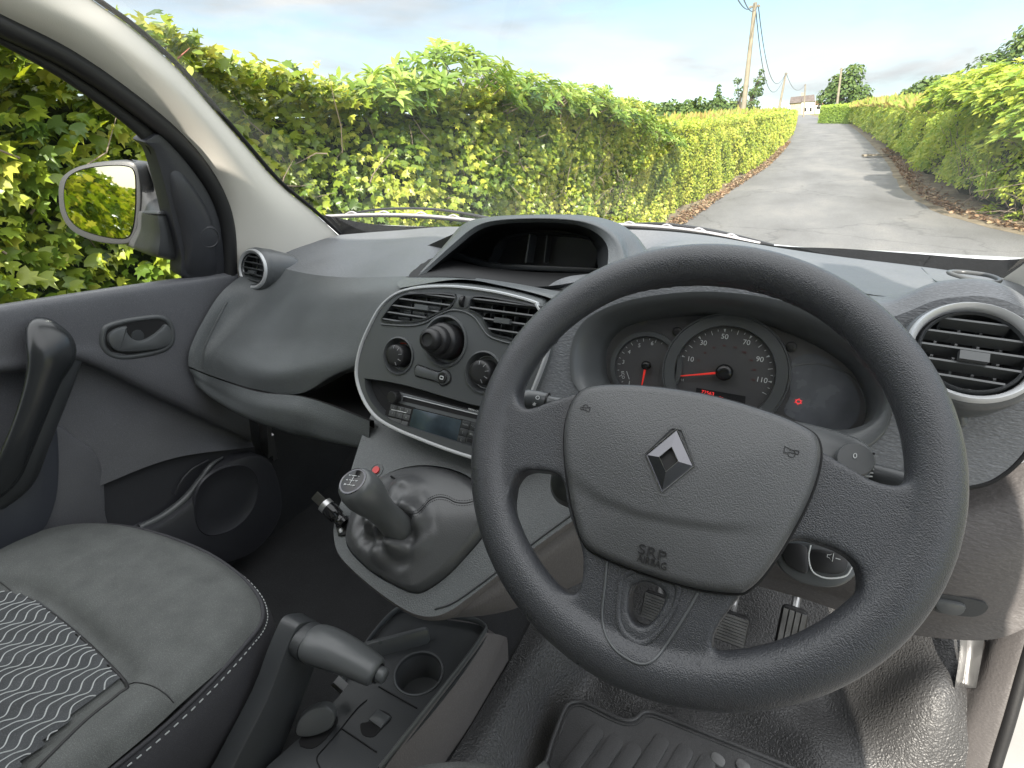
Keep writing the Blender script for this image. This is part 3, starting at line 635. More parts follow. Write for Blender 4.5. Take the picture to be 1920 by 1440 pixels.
for i, v in enumerate((20, 40, 60, 80, 100, 120, 140, 160, 180, 200)):
    a = sa(v/1.609); q = sr2-.0205
    if 4 < v/1.609 < 118: text('metric_number', str(v), .0034, DF, sCc[0]+q*math.cos(a), sCc[1]+q*math.sin(a), M['red_dim'], clus)
text('unit_text', 'MPH', .0046, DF, *DF.px(1275, 712), M['label'], clus)
def rpx(x, y): return DF.px(x, y)
rs = []
for i in range(0, 13):
    a = math.radians(222-i*13.0); q = .004 if i % 2 else .0022; R_ = rr_*.80; rs.append(((rC[0]+R_*math.cos(a), rC[1]+R_*math.sin(a)), (rC[0]+(R_-q)*math.cos(a), rC[1]+(R_-q)*math.sin(a))))
lines('rev_ticks', DF, rs, .0006, .0004, M['label'], clus)
rs = []
for i in range(3):
    a = math.radians(222-(13.3+i)*13.0); rs.append(((rC[0]+rr_*.8*math.cos(a), rC[1]+rr_*.8*math.sin(a)), (rC[0]+rr_*.72*math.cos(a), rC[1]+rr_*.72*math.sin(a))))
lines('rev_red_ticks', DF, rs, .0006, .0004, M['red_dim'], clus)
for s_, x, y in (('6', 1223, 644), ('5', 1199, 648), ('4', 1180, 660), ('3', 1169, 679), ('1', 1180, 718)): text('rev_number', s_, .0072, DF, *rpx(x, y), M['label'], clus)
text('eco_text', 'ECO', .0052, DF, *rpx(1168, 703), M['label'], clus, rot=math.radians(-72)); lines('eco_bar', DF, [(rpx(1175, 696), rpx(1180, 711))], .0007, .0004, M['label'], clus)
def needle(c, tip, nm, hub):
    c = np.array(c); t = np.array(tip)-c; Ln = np.linalg.norm(t); t /= Ln; n_ = np.array((-t[1], t[0]))
    o = slab(nm, DF, [c+n_*.0016, c+t*Ln+n_*.0006, c+t*Ln-n_*.0006, c-n_*.0016], .0065, .0080, M['red_needle'], clus, bev=.0003)
    lathe('needle_hub', DF, c, [(hub, .001), (hub*1.0, .009), (hub*.8, .0118), (hub*.3, .0125)], M['gloss'], o, 28, ang=60)
needle(DF.px(1358, 698, .007), DF.px(1276, 705, .007), 'speed_needle', .0100); needle(DF.px(1211, 685, .007), DF.px(1203, 725, .007), 'rev_needle', .0058)
od = DF.pts([(1306, 727), (1398, 743), (1397, 760), (1303, 744)])
slab('odometer_display', DF, od[::-1], 0, .0006, M['void'], clus)
text('odometer_text', '72563', .0062, DF, *DF.px(1327, 737), M['red_lit'], clus, z=.0009, rot=-.03, sx=1.0); text('odometer_text', 'miles', .0036, DF, *DF.px(1350, 745), M['red_lit'], clus, z=.0009)
wl = DF.px(1497, 753); 
tube('warning_light', [DF.w(wl[0]+.0026*math.cos(a), wl[1]+.0022*math.sin(a), .001) for a in [i*math.pi/5 for i in range(10)]], .00055, M['red_lit'], clus, 6, closed=True)
multi('warning_light_rays', [barVF(DF.w(wl[0]+.0032*math.cos(a), wl[1]+.0030*math.sin(a), .001), DF.w(wl[0]+.0042*math.cos(a), wl[1]+.0040*math.sin(a), .001), .0008, .0006, DF.n) for a in [.5, 1.57, 2.64, 3.6, 4.71, 5.8]], M['red_lit'], clus)
for x, y in ((1270, 622), (1484, 650)): lathe('trip_button', DF, DF.px(x, y), [(.0058, 0), (.0058, .003), (.0048, .0038), (.002, .0038)], M['black'], clus, 20)
V = [DF.w(*p, .014) for p in inn]; mk('cluster_lens', V, [tuple(range(len(V)))], M['clear'], clus)

# ---- dash stalk by the right vent, defrost grille --------------------------------
slab('headlamp_switch', GF, GF.pts([(1786, 756), (1806, 760), (1809, 792), (1800, 800), (1786, 796)])[::-1], 0, .012, M['smooth'], fascia, bev=.003)
gr = cr([Y(1776, 519, .50), Y(1800, 518, .515), Y(1850, 525, .50), Y(1872, 535, .475), Y(1850, 539, .465), Y(1800, 528, .48)], 4, True)
tube('dash_speaker_grille', [p+np.array((0, 0, .006)) for p in gr], .0028, M['smooth'], DASH, 8, closed=True)
tube('dash_seam', [Y(1728, 503, .70), Y(1745, 521, .585), Y(1757, 529, .53), Y(1800, 552, .42), Y(1822, 570, .36)], .0012, M['dash_dark'], DASH, 6, sm=5)

# ---- steering wheel --------------------------------------------------------------
RM = .1715
holeT = WH.pts([(984, 766), (974, 748), (980, 712), (1010, 662), (1075, 590), (1150, 548), (1240, 527), (1340, 523), (1440, 540), (1530, 578), (1600, 630), (1655, 700), (1688, 770), (1708, 850), (1712, 880), (1700, 904), (1670, 913), (1620, 897), (1540, 850), (1440, 790), (1320, 760), (1180, 745), (1090, 742), (1064, 747), (1000, 769)])
holeL = WH.pts([(1056, 897), (1010, 884), (985, 886), (968, 902), (960, 940), (965, 985), (986, 1035), (1020, 1080), (1058, 1108), (1082, 1114), (1093, 1095), (1096, 1060), (1094, 1030), (1070, 960)])
holeR = WH.pts([(1480, 1014), (1540, 1022), (1585, 1042), (1606, 1065), (1611, 1100), (1598, 1140), (1560, 1180), (1500, 1212), (1420, 1232), (1360, 1232), (1338, 1218), (1338, 1195), (1352, 1165), (1390, 1115), (1440, 1060)])
holeB = WH.pts([(1187, 1100), (1215, 1090), (1243, 1104), (1249, 1120), (1236, 1150), (1212, 1174), (1192, 1168), (1182, 1148), (1183, 1120)])
wbm = plate('wheel_tmp', WH, circ((0, 0), RM+.004, 128), [cr(h, 4, True) for h in (holeT, holeL, holeR, holeB)], .009, .026, M['leather'], None, hd=.026)
# close the back of the web, add the rim tube, then fuse everything into one skin
bm = bmesh.new(); bm.from_mesh(wbm.data); bpy.data.objects.remove(wbm)
top_faces = [f for f in bm.faces if len(f.verts) == 3]
vm = {}
for f in top_faces:
    vs = []
    for v in f.verts:
        if v not in vm: vm[v] = bm.verts.new(np.array(v.co)-WH.n*.026)
        vs.append(vm[v])
    bm.faces.new(vs[::-1])
bmesh.ops.remove_doubles(bm, verts=bm.verts, dist=1e-5)
tV, tF = [], []
for i in range(160):
    a = 2*math.pi*i/160
    low_ = max(0, -math.sin(a)); ra = .0178+.002*low_; rb = .0172
    for j in range(20):
        b = 2*math.pi*j/20; q = RM+ra*math.cos(b); tV.append(WH.w(q*math.cos(a), q*math.sin(a), rb*math.sin(b)))
tF = [(i*20+j, i*20+(j+1) % 20, ((i+1) % 160)*20+(j+1) % 20, ((i+1) % 160)*20+j) for i in range(160) for j in range(20)]
vs = [bm.verts.new(p) for p in tV]
for f in tF: bm.faces.new([vs[i] for i in f])
bmesh.ops.recalc_face_normals(bm, faces=bm.faces)
me = bpy.data.meshes.new('steering_wheel'); bm.to_mesh(me); bm.free(); me.materials.append(M['leather'])
wheel = link(bpy.data.objects.new('steering_wheel', me), VAN)
md = wheel.modifiers.new('r', 'REMESH'); md.mode = 'VOXEL'; md.voxel_size = .0022; md.use_smooth_shade = True
md = wheel.modifiers.new('s', 'SMOOTH'); md.factor = .6; md.iterations = 12
ab = WH.pts([(1055, 830), (1060, 780), (1078, 740), (1112, 722), (1200, 721), (1320, 737), (1440, 770), (1515, 802), (1538, 828), (1538, 872), (1518, 935), (1478, 1012), (1436, 1075), (1404, 1106), (1378, 1113), (1300, 1103), (1200, 1073), (1125, 1043), (1093, 1020), (1076, 975), (1062, 910)], .016)
crs = [WH.px(x, y, .02) for x, y in ((1050, 868), (1075, 893), (1130, 930), (1200, 958), (1270, 972), (1340, 982), (1420, 984), (1500, 978))]
def crease(q):
    x = q[0]; ys = None
    for p, r_ in zip(crs, crs[1:]):
        if p[0] <= x <= r_[0]: ys = p[1]+(r_[1]-p[1])*(x-p[0])/(r_[0]-p[0])
    if ys is None: ys = crs[0][1] if x < crs[0][0] else crs[-1][1]
    d = ys-q[1]; w = 1-min(1, max(0, (x-.045)/.035)); k = min(1, max(0, d/.006)); k = k*k*(3-2*k)
    return -.0024*k*w*math.exp(-max(0, d)/.05)
H = .030
prof = [(1.0, -.02), (1.0, .006), (.998, .0125), (.985, .0165), (.96, .0190), (.93, .0205)]+[(s, .0205+.0065*(1-(s/.93)**2)) for s in [.9-.03*i for i in range(29)]]
air = dome('airbag_cover', WH, ab, prof, M['airbag'], wheel, sm=5, disp=crease, ang=60)
tube('cover_gap', [WH.w(a, b, .0095) for a, b in cr(ab, 4, True)], .0016, M['void'], wheel, 6, closed=True)
# diamond badge
bc = WH.px(1255, 863, .027); BF = Fr(WH.w(bc[0], bc[1], .0265), WH.a, WH.b)
hw, hh = .0188, .0245
Lo = [(-hw, 0), (-.0042, hh), (.0042, hh), (hw, 0), (.0042, -hh), (-.0042, -hh)]
hexo = [(-hw, 0), (-.0035, hh), (.0035, hh), (hw, 0), (.0035, -hh), (-.0035, -hh)]
hp = dome('badge_recess', BF, hexo, [(1.16, -.004), (1.14, .0006), (1.04, .0006), (1.0, -.0008)], M['airbag'], air, ang=30)
inn_h = [(-.0072, 0), (0, .0100), (.0072, 0), (0, -.0100)]
mo = [(-hw*.985, 0), (0, hh*1.06), (hw*.985, 0), (0, -hh*1.06)]
A_ = [BF.w(a, b, .0005) for a, b in mo]; mid_ = [BF.w(a*.56, b*.56, .0058) for a, b in mo]; I_ = [BF.w(a, b, .0048) for a, b in inn_h]; I2 = [BF.w(a, b, .0010) for a, b in inn_h]
sk = [BF.w(-.0062, .0020, .0066), BF.w(.002, hh*.60, .0062), BF.w(.0068, -.0020, .0066), BF.w(-.002, -hh*.60, .0062)]
V = A_+I_+I2; F_ = [(i, (i+1) % 4, 4+(i+1) % 4, 4+i) for i in range(4)]+[(4+i, 4+(i+1) % 4, 8+(i+1) % 4, 8+i) for i in range(4)]
bd = mk('badge', V, F_, M['dchrome'], air, 5, smooth=False)
mk('badge_centre', [BF.w(a, b, .0012) for a, b in inn_h], [(0, 1, 2, 3)], M['black'], bd)
tube('badge_edge', [BF.w(a, b, .0012) for a, b in mo], .0005, M['chrome'], bd, 6, closed=True); tube('badge_edge', [BF.w(a, b, .0050) for a, b in inn_h], .0004, M['chrome'], bd, 6, closed=True)
text('airbag_text', 'SRP', .0105, WH, *WH.px(1223, 1037, .020), M['emboss'], air, z=.0204, ext=.0006, sx=1.3); text('airbag_text', 'AIRBAG', .0078, WH, *WH.px(1223, 1055, .020), M['emboss'], air, z=.0204, ext=.0006, sx=.82)
def horn(x, y, s):
    c = WH.px(x, y, .02); e = []
    p = lambda a, b: WH.w(c[0]+a*s, c[1]+b*s, .0212)
    e.append(tubeVF([p(-.006, .0016), p(0, .0012), p(.005, .003)], .0003, 6)); e.append(tubeVF([p(-.006, -.0016), p(0, -.0012), p(.005, -.003)], .0003, 6)); e.append(tubeVF([p(.005, .0035), p(.005, -.0035)], .0003, 6)); e.append(tubeVF([p(-.006, .0016), p(-.006, -.0016)], .0003, 6))
    e.append(tubeVF([p(-.001+.0028*math.cos(t*.5), .002+.0034*math.sin(t*.5)) for t in range(12)], .0003, 6)); return multi('horn_symbol', e, M['emboss'], air)
horn(1099, 768, .75); horn(1482, 847, -.85)
from mathutils.bvhtree import BVHTree
def snap(o, target, fr, base):
    me = target.data; bv = BVHTree.FromPolygons([v.co for v in me.vertices], [tuple(p.vertices) for p in me.polygons]); nv = Vector(fr.n)
    for v in o.data.vertices:
        c = (np.array(v.co)-fr.O)@fr.n; h = bv.ray_cast(v.co+nv*.05, -nv)
        if h[0] is not None: v.co = h[0]+nv*(c-base)
for o in list(air.children):
    if o.name.startswith('airbag_text'): snap(o, air, WH, .0200)
    if o.name.startswith('horn_symbol'): snap(o, air, WH, .0210)
# lower spoke insert line and hole lip
ins = [WH.P(x, y, .0085) for x, y in ((1140, 1048), (1134, 1100), (1129, 1150), (1134, 1185), (1152, 1217), (1185, 1240), (1210, 1245), (1232, 1232), (1262, 1190), (1290, 1145), (1310, 1108))]
dg_ = bpy.context.evaluated_depsgraph_get(); we = wheel.evaluated_get(dg_); wm = we.to_mesh()
wbv = BVHTree.FromPolygons([v.co for v in wm.vertices], [tuple(p.vertices) for p in wm.polygons]); we.to_mesh_clear()
ins2 = []
for x, y in cr([np.array(p, float) for p in ((1138, 1052), (1134, 1100), (1129, 1150), (1134, 1185), (1152, 1217), (1185, 1240), (1210, 1245), (1232, 1232), (1262, 1190), (1290, 1145), (1308, 1112))], 6):
    h = wbv.ray_cast(Vector(CAM), Vector(ray(x, y)).normalized())
    if h[0] is not None: ins2.append(np.array(h[0])+np.array(h[1])*.0003)
tube('spoke_insert_line', ins2, .0010, M['smooth'], wheel, 8)
hl = cr(holeB, 4, True); V = []
hc = np.array(hl).mean(0)
for s, z in ((1.75, .0102), (1.62, .0104), (1.50, .0094), (1.25, .002), (1.10, -.004), (1.02, -.012)):
    for p in hl: q = hc+(np.array(p)-hc)*s; V.append(WH.w(q[0], q[1], z))
mk('spoke_hole_lip', V, gridF(6, len(hl), True), M['leather'], wheel, 60)

# ---- steering column, stalks --------------------------------------------------------
so_ = [WH.px(x, y, -.05) for x, y in ((1090, 752), (1150, 745), (1260, 750), (1440, 775), (1560, 800), (1620, 822), (1643, 848), (1648, 880), (1625, 915), (1560, 960), (1470, 1012), (1300, 1010), (1120, 960), (1055, 948), (1030, 925), (1028, 890), (1045, 840), (1070, 780))]
col = slab('steering_column_shroud', WH, so_, -.15, -.045, M['smooth'], VAN, bev=.014, sm=4)
tube('shroud_seam', [WH.P(x, y, -.040) for x, y in ((1640, 850), (1600, 862), (1560, 905))], .001, M['void'], col, 6, sm=4)
pc = WH.px(1603, 862, -.040); lathe('stalk_housing', WH, pc, [(.0135, -.045), (.0135, -.040), (.0125, -.037), (.005, -.037)], M['smooth'], col, 28)
text('stalk_symbol', '0', .006, WH, pc[0]-.001, pc[1]+.002, M['label'], col, z=-.0355)
sp0, sp1 = WH.P(1075, 762, -.062), WH.P(982, 747, -.055)
st = tube('indicator_stalk', [sp0, sp0*.55+sp1*.45, sp0*.45+sp1*.55, sp0*.1+sp1*.9, sp1], [.0075, .0070, .0098, .0105, .0088], M['smooth'], VAN, 18, sm=4)
SF = Fr(WH.P(1000, 750, -.043), sp0-sp1, WH.b)
text('stalk_symbol', 'O', .006, SF, .004, .003, M['label'], st, z=0); text('stalk_symbol', '*', .009, SF, .002, -.006, M['label'], st, z=0)
tube('stalk_ring', [sp0*.5+sp1*.5, sp0*.47+sp1*.53], .0108, M['black'], st, 18)
w0, w1 = WH.P(1590, 880, -.06), WH.P(1712, 908, -.055)
ws = tube('wiper_stalk', [w0, w0*.7+w1*.3, w0*.6+w1*.4, w1], [.008, .0085, .0095, .0085], M['dash_dark'], VAN, 18, sm=4)
SW = Fr(WH.P(1628, 888, -.045), w1-w0, WH.b)
multi('stalk_marks', [barVF(SW.w(-.004, .003*i, .002), SW.w(.003, .003*i+.001, .002), .0012, .0006, SW.n) for i in (-1, 0, 1)], M['label'], ws)
# audio control pod under the wheel
PF = tilt(Y(1540, 1055, .10), 35)
pod = slab('audio_control_pod', PF, PF.pts([(1462, 1020), (1530, 1018), (1600, 1040), (1610, 1068), (1590, 1092), (1555, 1102), (1500, 1092), (1462, 1062)])[::-1], -.05, 0, M['smooth'], VAN, bev=.003, sm=4)
slab('pod_button', PF, PF.pts([(1470, 1020), (1512, 1025), (1514, 1072), (1490, 1068), (1470, 1050)])[::-1], 0, .003, M['black'], pod, bev=.001, sm=3)
slab('pod_button', PF, PF.pts([(1522, 1030), (1580, 1040), (1588, 1062), (1572, 1076), (1526, 1070), (1518, 1050)])[::-1], 0, .003, M['black'], pod, bev=.001, sm=3)
tube('pod_edge', [PF.P(x, y, .003) for x, y in ((1520, 1022), (1516, 1045), (1524, 1072), (1550, 1084), (1585, 1080), (1598, 1062))], .0008, M['label'], pod, 6, sm=4)
ps_ = PF.px(1558, 1044); tube('speaker_symbol', [PF.w(ps_[0]+a, ps_[1]+b, .0034) for a, b in ((-.0035, -.0013), (-.0018, -.0013), (.0012, -.004), (.0012, .004), (-.0018, .0013), (-.0035, .0013))], .00035, M['label'], pod, 5, closed=True); mk('volume_symbol', *barVF(PF.w(ps_[0]+.0035, ps_[1], .0034), PF.w(ps_[0]+.0075, ps_[1], .0034), .0007, .0005, PF.n), M['label'], pod)

# ---- lower dash (knee panel) ------------------------------------------------------
kt = [Y(1100, 830, .26), Y(1250, 850, .255), Y(1400, 880, .25), Y(1560, 900, .24), Y(1680, 912, .22), Y(1790, 917, .21), Y(1870, 895, .213), Y(1940, 850, .22), Y(2010, 780, .225)]
k1 = [Y(1120, 900, .25), Y(1260, 925, .24), Y(1400, 950, .225), Y(1560, 980, .20), Y(1680, 985, .185), Y(1780, 985, .18), Y(1880, 965, .185), Y(1960, 920, .195), Y(2030, 860, .205)]
k2 = [Y(1200, 985, .24), Y(1300, 1010, .23), Y(1410, 1035, .21), Y(1560, 1070, .18), Y(1680, 1085, .165), Y(1780, 1085, .16), Y(1880, 1060, .165), Y(1960, 1010, .175), Y(2040, 960, .185)]
k3 = [Y(1250, 1040, .235), Y(1330, 1055, .225), Y(1420, 1074, .21), Y(1540, 1106, .185), Y(1650, 1146, .17), Y(1760, 1162, .165), Y(1860, 1160, .17), Y(1950, 1115, .18), Y(2030, 1060, .19)]
k4 = [Y(1250, 1050, .26), Y(1330, 1062, .25), Y(1425, 1082, .23), Y(1545, 1116, .205), Y(1650, 1156, .195), Y(1770, 1174, .19), Y(1870, 1170, .195), Y(1960, 1125, .20), Y(2040, 1070, .21)]
k5 = [p+np.array((0, .25, .01)) for p in k4]
knee = surf('lower_dash', [kt, k1, k2, k3, k4, k5], M['knee'], VAN, 6, 5)
tube('fascia_seam', [GF.P(x, y, -.001) for x, y in ((1985, 730), (1958, 790), (1920, 853), (1880, 891), (1835, 911), (1760, 917), (1650, 901))], .0022, M['void'], knee, 8, sm=5)
KF = tilt(Y(1790, 1135, .158), 8)
slab('fusebox_recess', KF, KF.pts([(1745, 1115), (1790, 1117), (1840, 1128), (1852, 1140), (1830, 1155), (1785, 1152), (1748, 1142)])[::-1], -.004, .0008, M['dash_dark'], knee, sm=4)
slab('fusebox_catch', KF, KF.pts([(1752, 1122), (1778, 1124), (1808, 1132), (1800, 1148), (1775, 1148), (1755, 1140)])[::-1], 0, .005, M['smooth'], knee, sm=3, bev=.0015)
tube('knee_seam', [Y(1905, 848, .216), Y(1925, 852, .218)], .001, M['void'], knee, 6)
# metal structure and footwell wall beyond the pedals
surf('firewall', [[(-.75, .95, 1.05), (-.3, .95, 1.05), (.2, .95, 1.05), (.78, .95, 1.05)], [(-.75, .92, .80), (-.3, .90, .80), (.2, .86, .80), (.78, .86, .80)], [(-.75, .80, .52), (-.3, .78, .52), (.2, .72, .55), (.78, .70, .55)], [(-.75, .70, .45), (-.3, .70, .45), (.2, .62, .46), (.78, .60, .46)]], M['carpet'], VAN, 5, 5)

surf('kick_panel', [[(-.735, -.2, .40), (-.735, .3, .40), (-.735, .6, .42), (-.72, .95, .6)], [(-.73, -.2, .62), (-.73, .3, .62), (-.72, .6, .62), (-.70, .95, .7)], [(-.735, -.2, .80), (-.73, .3, .85), (-.71, .6, .88), (-.68, .95, .9)], [(-.74, -.2, 1.02), (-.73, .3, 1.10), (-.71, .6, 1.15), (-.69, .95, 1.2)]], M['carpet'], VAN, 4, 4)
surf('unseen_bulkhead', [[(-.80, -1.02, .40), (0, -1.04, .40), (.80, -1.02, .40)], [(-.80, -1.02, 1.2), (0, -1.04, 1.2), (.80, -1.02, 1.2)], [(-.68, -1.02, 1.90), (0, -1.04, 1.93), (.68, -1.02, 1.90)]], M['pillar'], VAN, 4, 4)  # unseen bulkhead behind the seats, added to block the low sun
surf('roof', [[(-.68, -1.02, 1.88), (0, -1.02, 1.93), (.68, -1.02, 1.88)], [(-.67, -.75, 1.88), (0, -.75, 1.94), (.67, -.75, 1.88)], [(-.66, -.48, 1.87), (0, -.48, 1.93), (.66, -.48, 1.87)]], M['body'], VAN, 4, 4, thick=.03)  # unseen roof, cut short: blocks sun from the dash, lets sky light in
for sx_, fy_ in ((-1, -.84), (1, -.42)): surf('unseen_centre_pillar', [[(sx_*.80, -.98, .45), (sx_*.80, fy_-.08, .45)], [(sx_*.79, -.98, 1.1), (sx_*.79, fy_, 1.1)], [(sx_*.69, -.98, 1.88), (sx_*.69, fy_, 1.88)]], M['body'], VAN, 3, 5, thick=.06)  # unseen pillars added as sun blockers, the driver-side one widened forward
# ---- pedals ---------------------------------------------------------------------
def pedal(px_, w, h, tiltd, ribs, vert, name, arm):
    PFr = tilt(px_, tiltd); p = slab(name, PFr, rrect(0, 0, w, h, .010), -.012, 0, M['black'], VAN, bev=.003); parts = []
    for i in range(ribs):
        t = -1+2*(i+.5)/ribs
        if vert: parts.append(barVF(PFr.w(t*w*.46, -h*.46, .001), PFr.w(t*w*.46, h*.46, .001), w*.70/ribs, .004, PFr.n))
        else: parts.append(barVF(PFr.w(-w*.46, t*h*.45, .001), PFr.w(w*.46, t*h*.45, .001), h*.72/ribs, .004, PFr.n))
    multi('pedal_pad', parts, M['pedal'], p)
    tube('pedal_arm', [PFr.w(0, h*.3, -.01), PFr.w(arm, h*.8, -.06), PFr.w(arm, h*1.6, -.05)+np.array((0, .02, .12))], .007, M['metal'], p, 10, sm=4)
pedal(Y(1368, 1178, .42), .062, .058, 25, 9, False, 'brake_pedal', .0); pedal(Y(1232, 1142, .44), .062, .058, 25, 9, False, 'clutch_pedal', -.01)
pedal(Y(1480, 1200, .42), .042, .115, 22, 4, True, 'accelerator_pedal', .004)

# ---- floor ------------------------------------------------------------------------
def sst(a, b, x): t = min(1, max(0, (x-a)/(b-a))); return t*t*(3-2*t)
def fh(x, y):
    z = .455+.02*sst(.1, .5, y)+.16*sst(.42, .75, y)
    z += .10*(1-sst(.10, .21, abs(x)))
    for (bx, by, s, h) in ((.16, .30, .05, .035), (.26, .33, .035, .03), (.20, .20, .04, -.012), (.50, .42, .06, .03), (.60, .33, .07, .035), (.66, .22, .05, .03), (.40, .30, .05, .015), (.72, .40, .05, .06), (.46, .20, .08, .018), (.68, .08, .06, .02)):
        z += h*math.exp(-((x-bx)**2+(y-by)**2)/(s*s))
    z += .16*sst(.30, .46, y)*sst(.60, .76, x)
    return z+.004*noise.noise(Vector((x*9, y*9, 0)))
nx, ny = 130, 110
g = [[(.08+.70*i/nx, -.75+1.47*j/ny, fh(.08+.70*i/nx, -.75+1.47*j/ny)) for i in range(nx+1)] for j in range(ny+1)]
surf('floor_lining', g, M['floor'], VAN, raw=True)
g = [[(-.76+.86*i/60, -.75+1.47*j/60, fh(-abs(-.76+.86*i/60)*0-.76+.86*i/60, -.75+1.47*j/60)-.004) for i in range(61)] for j in range(61)]
surf('floor_carpet', g, M['carpet'], VAN, raw=True)
A_l = [(.755, -.9, .34), X(1705, 1640, .755), X(1770, 1440, .765), X(1802, 1345, .768), X(1832, 1255, .775), X(1856, 1190, .78), X(1880, 1120, .79)]
B_l = [(.79, -.9, .36), X(1790, 1640, .795), X(1847, 1440, .80), X(1876, 1345, .80), X(1902, 1252, .80), X(1922, 1185, .80), X(1945, 1110, .80)]
A_l = [np.array(p) for p in A_l]; B_l = [np.array(p) for p in B_l]
sillo = [[p+np.array((-.02, 0, -.16)) for p in A_l], [p+np.array((-.006, 0, -.03)) for p in A_l], A_l, [a*.5+b*.5+np.array((-.006, 0, .004)) for a, b in zip(A_l, B_l)], B_l, [p+np.array((.006, 0, -.012)) for p in B_l]]
sill = surf('door_sill', sillo, M['knee'], VAN, 6, 4)
tube('sill_seal', [p+np.array((.010, 0, -.004)) for p in B_l], .008, M['rubber'], sill, 12, sm=6)
surf('sill_paint', [[p+np.array((.018, 0, -.008)) for p in B_l], [p+np.array((.06, 0, -.012)) for p in B_l], [p+np.array((.09, 0, -.06)) for p in B_l], [p+np.array((.10, 0, -.2)) for p in B_l]], M['sillwhite'], sill, 5, 4)
surf('hinge_pillar', [[X(1795, 1165, .74), X(1800, 1215, .745), X(1790, 1290, .75)], [X(1815, 1160, .765), X(1815, 1215, .765), X(1805, 1290, .765)], [X(1850, 1160, .774), X(1842, 1225, .772), X(1830, 1290, .770)]], M['metal'], VAN, 5, 5)
lathe('sill_plug', Fr(X(1848, 1196, .776), (0, 1, 0), (0, 0, 1)), (0, 0), [(.006, 0), (.005, .002), (.002, .002)], M['black'], sill, 16)

# ---- gear console -------------------------------------------------------------------
go = GC.pts([(712, 758), (686, 800), (668, 850), (648, 915), (629, 972), (626, 1008), (640, 1046), (695, 1098), (758, 1142), (800, 1156), (838, 1148), (885, 1116), (960, 1058), (1060, 985), (1110, 950), (1100, 880), (1000, 870), (890, 866), (800, 810), (760, 780)])
go = cr(go, 4, True)
gi = cr(GC.pts([(650, 1000), (655, 1032), (695, 1072), (738, 1098), (775, 1113), (802, 1107), (842, 1078), (880, 1038), (908, 1003), (925, 960), (905, 915), (860, 884), (800, 872), (745, 880), (700, 905), (665, 950)]), 4, True)
gc = plate('gear_console', GC, go, [gi], 0, .004, M['dash'], VAN, hd=.012)
V = []
rings = [(0, 0), (-.0025, -.004), (-.004, -.012), (-.002, -.028), (.012, -.055), (.035, -.085)]
for d, z in rings: V += [GC.w(a, b, z) for a, b in offs(go, d)]
mk('console_skirt', V, gridF(len(rings), len(go), True), M['console_side'], gc, 50)
# side wing running towards the footwell under the column
surf('console_wing', [[GC.P(838, 1149, -.006), GC.P(885, 1119, -.006), GC.P(960, 1062, -.006), GC.P(1060, 988, -.006), GC.P(1150, 920, -.006)],
                      [GC.P(842, 1154, -.02), GC.P(905, 1138, -.022), GC.P(985, 1085, -.024), GC.P(1080, 1020, -.026), GC.P(1165, 950, -.03)],
                      [GC.P(830, 1160, -.04), GC.P(915, 1152, -.06), GC.P(990, 1128, -.08), GC.P(1095, 1082, -.10), GC.P(1180, 1010, -.11)],
                      [GC.P(840, 1150, -.09), GC.P(930, 1150, -.12), GC.P(1000, 1128, -.15), GC.P(1110, 1080, -.17), GC.P(1190, 1010, -.18)]], M['console_side'], gc, 6, 5)
tube('console_edge_line', [GC.P(x, y, .0005) for x, y in ((1090, 952), (1000, 1018), (905, 1092), (850, 1130), (815, 1142))], .0012, M['dash_dark'], gc, 8, sm=5)  # thin darker line along the console edge
# gaiter with folds
rng = random.Random(4)
gcen = GC.px(752, 992)
def gdisp(q):
    d = np.array(q)-gcen; r_ = np.hypot(*d); a = math.atan2(d[1], d[0]); e = min(1, r_/.075)
    f1 = (.008*math.sin(3*a+9*e+.6)+.0045*math.sin(7*a-11*e)+.004*abs(math.sin(2.5*a+6*e)))*math.sin(math.pi*e)**1.0
    f2 = .012*math.exp(-((d[0]-.030)**2+(d[1]+.022)**2)/.00028)-.014*math.exp(-((d[0]-.020)**2+(d[1]+.008)**2)/.00010)
    f3 = .020*math.exp(-((d[0]+.008)**2+(d[1]-.048)**2)/.00055)-.018*math.exp(-((d[0]+.034)**2+(d[1]-.040)**2)/.00025)
    f4 = .003*noise.noise(Vector((d[0]*60, d[1]*60, 1.3)))*math.sin(math.pi*e)
    return f1+f2*math.sin(math.pi*min(1, e*1.1)) + f3*min(1, (1.25-e)*2) + f4
hp_ = [(1.0, -.006), (.985, .001), (.95, .008)]+[(s, .008+.040*(1-s)**.8) for s in [.92-.03*i for i in range(26)]]
gait = dome('gear_gaiter', GC, offs(gi, .0008), hp_, M['gaiter'], gc, disp=gdisp, center=gcen, ang=80)
stp = [(825, 957), (800, 962), (775, 957)]
def gsurf(px_, py_, off_=.0):
    # march along the view ray to the gaiter surface height
    best = GC.P(px_, py_, .03)
    for c in [.075-.0015*i for i in range(50)]:
        q = GC.px(px_, py_, c); s = None
        d = (q-gcen); rr = np.hypot(*d)
        # scale of this point between centre and rim
        a = math.atan2(d[1], d[0]); k = min(((p-gcen) for p in map(np.array, gi)), key=lambda v: abs((math.atan2(v[1], v[0])-a+math.pi) % (2*math.pi)-math.pi))
        s = min(1, rr/np.hypot(*k)); hgt = .008+.040*max(0, 1-s)**.8+gdisp(q) if s < .95 else .005
        if c <= hgt+off_: return GC.w(q[0], q[1], c+.0004)
    return best
sl_ = cr([np.array(p, float) for p in ((752, 958), (768, 963), (782, 962), (795, 950), (806, 938), (822, 932), (838, 934), (855, 942), (875, 943), (892, 938))], 8)
tube('gaiter_seam', hits(gait, sl_, .0002), .0007, M['emboss'], gait, 6)
